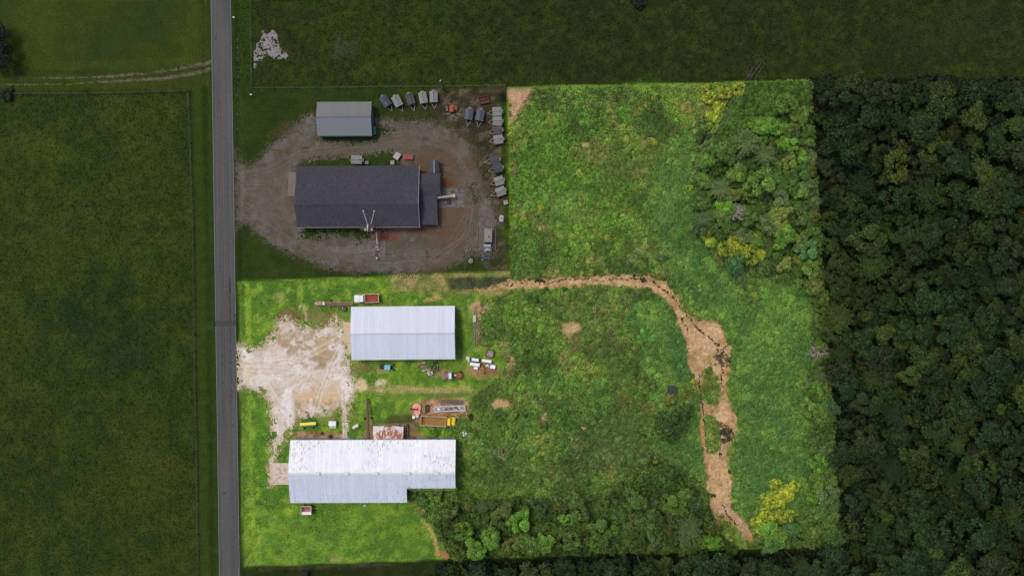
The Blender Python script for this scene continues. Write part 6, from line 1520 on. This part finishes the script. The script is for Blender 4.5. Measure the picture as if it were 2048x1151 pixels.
# ---------------------------------------------------------------- scattered weeds, grass tufts and undergrowth
def weed_mesh(seed, n, R_, h, ls, m=None):
    rng = np.random.default_rng(seed)
    t = rng.uniform(0, 6.28, n); r = np.sqrt(rng.uniform(0, 1, n)) * R_
    lump = .7 + .3 * np.sin(3 * t + seed) * np.sin(5 * t)
    z = h * (1 - (r / R_) ** 2 * .75) * rng.uniform(.55, 1.0, n) * lump
    c = np.stack([r * np.cos(t), r * np.sin(t), z], 1); nr = np.stack([np.cos(t) * r * .7, np.sin(t) * r * .7, np.ones(n) * .8], 1) + rng.normal(0, .4, (n, 3))
    return leaf_mesh("weed_leaves", c, nr, rng.uniform(.7, 1.4, n) * ls, rng, 1.7, tones=rng.uniform(.6, 1.35, n), m=M_CLUMP)
def tuft_mesh(seed, n, R_, h, w_):
    rng = np.random.default_rng(seed); t = rng.uniform(0, 6.28, n); L_ = rng.uniform(.5, 1, n) * R_
    lean = rng.uniform(-.5, .5, 2)
    c = np.stack([L_ * .55 * np.cos(t) + lean[0] * R_ * .4, L_ * .55 * np.sin(t) + lean[1] * R_ * .4, h * rng.uniform(.3, .9, n)], 1)
    nr = np.stack([np.cos(t) * .5, np.sin(t) * .5, np.ones(n)], 1) + rng.normal(0, .25, (n, 3)); up = np.stack([-np.sin(t), np.cos(t), np.zeros(n)], 1)
    return leaf_mesh("grass_blades", c, nr, np.full(n, w_), rng, R_ * .9 / w_, tones=rng.uniform(.65, 1.35, n), m=M_CLUMP, updir=up)

def scatter(name, label, meshes, px, py, scl, tint, zoff=0.0):
    zoff = np.zeros(len(px)) + zoff; kk = (CAMH - zoff) / CAMH
    col = bpy.data.collections.new(name + "_kinds")
    for i, me in enumerate(meshes):
        o = bpy.data.objects.new("%s_kind" % name, me); col.objects.link(o)
    n = len(px)
    P = np.stack([(px - CX) * MPP * kk, (CY - py) * MPP * kk, hgt(px, py) + zoff], 1).astype(np.float32)
    me = bpy.data.meshes.new(name); me.vertices.add(n); me.vertices.foreach_set("co", P.ravel())
    a = me.attributes.new("scl", 'FLOAT', 'POINT'); a.data.foreach_set("value", scl.astype(np.float32))
    a = me.attributes.new("turn", 'FLOAT_VECTOR', 'POINT'); v = np.zeros((n, 3), np.float32); v[:, 2] = RNG.uniform(0, 6.28, n); v[:, :2] = RNG.normal(0, .1, (n, 2)); a.data.foreach_set("vector", v.ravel())
    a = me.attributes.new("tint", 'FLOAT_COLOR', 'POINT'); c = np.ones((n, 4), np.float32); c[:, :3] = np.clip(tint, .003, .9); a.data.foreach_set("color", c.ravel())
    o = link(bpy.data.objects.new(name, me)); tag(o, label, kind="stuff")
    ng = bpy.data.node_groups.new(name + "_scatter", 'GeometryNodeTree')
    ng.interface.new_socket("Geometry", in_out='INPUT', socket_type='NodeSocketGeometry'); ng.interface.new_socket("Geometry", in_out='OUTPUT', socket_type='NodeSocketGeometry')
    N, L = ng.nodes, ng.links
    gi, go = N.new("NodeGroupInput"), N.new("NodeGroupOutput"); ip = N.new("GeometryNodeInstanceOnPoints"); ci = N.new("GeometryNodeCollectionInfo")
    ci.inputs["Collection"].default_value = col; ci.inputs["Separate Children"].default_value = True; ci.inputs["Reset Children"].default_value = True
    def na(nm, t):
        q = N.new("GeometryNodeInputNamedAttribute"); q.data_type = t; q.inputs[0].default_value = nm; return q.outputs[0]
    L.new(gi.outputs[0], ip.inputs["Points"]); L.new(ci.outputs[0], ip.inputs["Instance"]); ip.inputs["Pick Instance"].default_value = True
    L.new(na("turn", 'FLOAT_VECTOR'), ip.inputs["Rotation"]); L.new(na("scl", 'FLOAT'), ip.inputs["Scale"]); L.new(ip.outputs[0], go.inputs[0])
    md = o.modifiers.new("scatter", 'NODES'); md.node_group = ng
    return o

def rand_in(poly, n, cutting=(), thin=None):
    P = np.array(poly, float); A = (P[:, 0].max() - P[:, 0].min()) * (P[:, 1].max() - P[:, 1].min())
    x = RNG.uniform(P[:, 0].min(), P[:, 0].max(), n); y = RNG.uniform(P[:, 1].min(), P[:, 1].max(), n)
    k = sdf(x, y, poly) < 0
    for q, mg in cutting: k &= sdf(x, y, q) > mg
    if thin is not None: k &= thin(x, y)
    return x[k], y[k]
ISL_ALL = ISLANDS
WEEDS = [(1019, 180), (1617, 166), (1675, 1087), (903, 1110), (872, 1062), (856, 1040), (824, 1010), (819, 984), (916, 982), (917, 880), (862, 872), (852, 852), (908, 854), (914, 826), (938, 830), (938, 802), (954, 784), (1000, 752), (1012, 730), (1000, 694), (990, 690), (962, 690), (945, 640), (950, 608), (1000, 590), (1020, 586), (1024, 556)]
BARE = [(1050, 192, 1), (1170, 290, 12), (1138, 655, 16), (1152, 655, 10), (1078, 619, 7), (1085, 838, 9), (1000, 806, 18), (955, 615, 11), (1166, 855, 6), (979, 706, 12), (1343, 778, 8)]
def island(x, y):
    k = np.zeros(x.shape, bool)
    for q in ISLANDS: k |= sdf(x, y, q) + (fbm(x, y, 6, 2, 4) - .5) * 8 < -1
    return k
def bare_ok(x, y):
    k = np.ones(x.shape, bool)
    for a, b_, r in BARE: k &= np.hypot(x - a, y - b_) + (fbm(x, y, 6, 2, 5) - .5) * 8 > r
    k &= sdf(x, y, [(1018, 180), (1060, 178), (1046, 205), (1034, 230), (1020, 246)]) + (fbm(x, y, 8, 2, 6) - .5) * 14 > 0
    k &= (sdf(x, y, CREEK) + (fbm(x, y, 12, 3, 4) - .5) * 14 > -1) | island(x, y)
    k &= np.abs(x - 950) + (fbm(x, y, 6, 2, 5) - .5) * 4 > np.where((y > 605) & (y < 694), 4, 0)
    return k
def meadow_k(x, y):
    k = np.zeros(x.shape)
    for q in ([(1300, 300), (1380, 270), (1396, 420), (1470, 560), (1500, 640), (1455, 640), (1400, 620), (1340, 545), (1290, 400)],
              [(1470, 640), (1560, 560), (1620, 560), (1640, 680), (1625, 900), (1620, 1060), (1500, 1050), (1470, 1000), (1460, 920), (1480, 830), (1462, 760)],
              [(1250, 590), (1330, 600), (1370, 680), (1375, 760), (1396, 830), (1408, 1010), (1340, 1000), (1320, 800), (1290, 700)]):
        k = np.maximum(k, sstep(12, -12, sdf(x, y, q) + (fbm(x, y, 30, 3, 8) - .5) * 40))
    k = np.maximum(k, sstep(.56, .62, fbm(x, y, 40, 3, 88)) * .8)
    return k
x, y = rand_in(WEEDS, 62000); k = bare_ok(x, y); x, y = x[k], y[k]
mk = meadow_k(x, y); isw = RNG.uniform(0, 1, len(x)) > mk * .93
WK = [weed_mesh(s, n, .8, h, ls) for s, n, h, ls in ((1, 34, 1.1, .3), (2, 44, .8, .25), (3, 26, 1.35, .36), (4, 56, .7, .21), (5, 30, 1.1, .3))]
GK = [tuft_mesh(s, n, .75, .55, w_) for s, n, w_ in ((11, 34, .07), (12, 26, .09), (13, 44, .06), (14, 30, .08))]
def tints(x, y, gain, sd, desat=.06):
    c = own(x, y) * gain
    c = c * (1 + (fbm(x, y, 7, 2, 55)[:, None] - .5) * .7) * RNG.normal(1, sd, (len(x), 1)); c[:, 0] *= RNG.normal(1, .12, len(x)); l = c @ np.array([.3, .6, .1]); c = c + (l[:, None] * np.array([1, 1, .8]) - c) * desat; return np.abs(c)
xw, yw = x[isw], y[isw]; keep = RNG.uniform(0, 1, len(xw)) < .62; xw, yw = xw[keep], yw[keep]
big = fbm(xw, yw, 22, 3, 66)
scatter("tall_weeds", "tall leafy weeds overgrowing the plot east of the barns", WK, xw, yw, RNG.uniform(.55, 1.3, len(xw)) * (.55 + .7 * big), tints(xw, yw, 1.34, .17))
xg, yg = x[~isw], y[~isw]
scatter("meadow_grass", "long soft meadow grass on both sides of the creek", GK, xg, yg, RNG.uniform(.7, 1.5, len(xg)), tints(xg, yg, 1.24, .14, .12))
CANOPY = []
for me_ in CROWNS:
    m2 = me_.copy(); m2.materials.clear(); m2.materials.append(M_CLUMP); CANOPY.append(m2)
sx_, sy_ = rand_in(WEEDS, 9500); k = bare_ok(sx_, sy_); sx_, sy_ = sx_[k], sy_[k]
k = (RNG.uniform(0, 1, len(sx_)) > meadow_k(sx_, sy_) * .97) & (fbm(sx_, sy_, 26, 3, 101) + (RNG.uniform(0, 1, len(sx_)) - .5) * .3 > .45); sx_, sy_ = sx_[k], sy_[k]
tc_ = tints(sx_, sy_, 1.26, .24); q_ = RNG.uniform(0, 1, len(sx_)) < .05; tc_[q_] = np.array(S(158, 164, 66)) * 1.1
scatter("weed_shrubs", "knee high leafy shrubs crowding the overgrown plot", CANOPY, sx_, sy_, RNG.uniform(.35, 1.05, len(sx_)), tc_, .1)
# dark dense patch of coarse leaves, north east
NEC = [(1480, 168), (1617, 166), (1622, 225), (1560, 225), (1530, 240), (1480, 300), (1450, 330), (1430, 300), (1440, 240), (1470, 200)]
x, y = rand_in(NEC, 5200)
scatter("coarse_undergrowth", "dense dark coarse leaved undergrowth in the plot's north east corner", CANOPY, x, y, RNG.uniform(.4, 1.1, len(x)), np.array(S(86, 120, 46))[None] * RNG.uniform(.5, 1.5, (len(x), 1)), RNG.uniform(.1, 1.4, len(x)))
# woodland floor growth
xs_, ys_ = [], []
for q, n in (([(1392, 250), (1480, 172), (1620, 164), (1645, 580), (1560, 560), (1450, 540), (1390, 470)], 9000), ([(900, 1110), (880, 1040), (940, 1000), (1200, 990), (1300, 900), (1400, 960), (1430, 1093)], 9000), ([(1625, 560), (1646, 560), (1678, 1088), (1520, 1090), (1560, 1050), (1640, 1000), (1620, 760)], 9000)):
    a, b_ = rand_in(q, n); xs_.append(a); ys_.append(b_)
x = np.concatenate(xs_); y = np.concatenate(ys_); k = fbm(x, y, 14, 3, 71) > .46; x, y = x[k], y[k]
scatter("thicket_undergrowth", "low undergrowth between the trees of the plot's thickets", WK, x, y, RNG.uniform(.7, 1.6, len(x)), np.array(S(98, 126, 58))[None] * RNG.uniform(.5, 1.3, (len(x), 1)))
x, y = rand_in([(1624, 160), (2300, 160), (2300, 1300), (850, 1300), (868, 1126), (1682, 1096)], 26000); k = fbm(x, y, 16, 3, 72) > .44; x, y = x[k], y[k]
scatter("wood_undergrowth", "dark undergrowth beneath the dim wood", WK, x, y, RNG.uniform(1.0, 2.6, len(x)), np.array(S(30, 44, 18))[None] * RNG.uniform(.6, 1.3, (len(x), 1)))  # undergrowth tint dimmed to go with the wood outside the plot
def gaps(poly, n, rmin, rmax, k, taken):
    """crown spots that fit between the trees already placed"""
    px, py = rand_in(poly, n); out = []; cells = {}
    for a, b_, r in taken: cells.setdefault((int(a // 40), int(b_ // 40)), []).append((a, b_, r))
    for x, y in zip(px, py):
        r = random.uniform(rmin, rmax); ok = True; i, j = int(x // 40), int(y // 40)
        for u in (-1, 0, 1):
            for v in (-1, 0, 1):
                for a, b_, q in cells.get((i + u, j + v), ()):
                    if (a - x) ** 2 + (b_ - y) ** 2 < ((r + q) * k) ** 2: ok = False; break
        if ok: out.append((x, y, r)); cells.setdefault((i, j), []).append((x, y, r))
    return np.array(out)
g = gaps([(1640, 172), (2140, 172), (2140, 1220), (880, 1220), (900, 1142), (1698, 1116)], 9000, 11, 22, .55, OUTER)
scatter("wood_canopy", "lower canopy filling the gaps between the trees of the dim wood", CANOPY, g[:, 0], g[:, 1], g[:, 2] * MPP * 1.1, np.array([GREENS_DIM[i][0] for i in RNG.integers(0, 5, len(g))]) * RNG.uniform(.6, 1.1, (len(g), 1)), RNG.uniform(3, 7.5, len(g)))
gg = []
for nm, poly in AREA: gg.append(gaps(poly, 3500, 7, 14, .56, placed))
g = np.concatenate(gg); k_ = (np.hypot(g[:, 0] - 1468, g[:, 1] - 426) > 20) & (np.hypot(g[:, 0] - 1640, g[:, 1] - 706) > 20); g = g[k_]
PAL = np.array([GP[q] for q in ('mid', 'olive', 'deep', 'mid', 'grey', 'deep')])
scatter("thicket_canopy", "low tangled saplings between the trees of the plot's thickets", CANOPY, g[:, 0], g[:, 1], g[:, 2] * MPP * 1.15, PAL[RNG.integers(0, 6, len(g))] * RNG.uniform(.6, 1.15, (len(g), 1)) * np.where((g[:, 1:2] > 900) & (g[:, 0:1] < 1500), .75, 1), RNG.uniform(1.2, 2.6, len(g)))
# rough grass tufts in the fields, verge and lawn edges
x, y = rand_in(WFIELD, 34000); a, b_ = rand_in(TOP, 34000)
x = np.concatenate([x, a]); y = np.concatenate([y, b_]); k = (sdf(x, y, ROCK) > 1) & (np.abs(x - (441 + .015 * y)) > 24) & ~((y > 100) & (y < 180) & (x < 430)); x, y = x[k], y[k]
scatter("pasture_tufts", "rough grass tufts over the dark pastures", GK, x, y, RNG.uniform(.2, .55, len(x)), tints(x, y, 1.7, .2, .05))
x, y = rand_in(LAWN, 9000, cutting=[(LOT_S, 2), ([(575, 872), (918, 872), (918, 985), (820, 1010), (575, 1010)], 0), ([(696, 608), (916, 606), (916, 722), (696, 722)], 0), ([(800, 780), (950, 780), (950, 872), (725, 880), (725, 846)], 0), ([(925, 690), (1010, 690), (1010, 760), (925, 760)], 0)])
k = fbm(x, y, 26, 3, 73) > .5; x, y = x[k], y[k]
k = (np.abs(x - 733) > 30) | (np.abs(y - 600) > 16); x, y = x[k], y[k]
scatter("lawn_tufts", "short clumps in the mown lawn round the barns", GK, x, y, RNG.uniform(.2, .5, len(x)), tints(x, y, 1.45, .12))

# ---------------------------------------------------------------- tell look-alikes apart by their place
by_label = {}
for o in SC.objects:
    if o.parent is None and "category" in o and o["category"] in ("tree", "bush"): by_label.setdefault(o["label"], []).append(o)
ORD = ["first", "second", "third", "fourth", "fifth", "sixth", "seventh", "eighth", "ninth", "tenth"]
for lab, os_ in by_label.items():
    n = len(os_)
    if n < 2 or n > 10: continue
    os_.sort(key=lambda o: o.location.x)
    for i, o in enumerate(os_):
        w_ = "leftmost " if i == 0 else "rightmost " if i == n - 1 else "middle " if n == 3 else ORD[i] + " from left "
        o["label"] = " ".join((w_ + lab).replace(" in the dim wood", " in dim wood").replace("below the plot's lower edge, ", "").split()[:16])
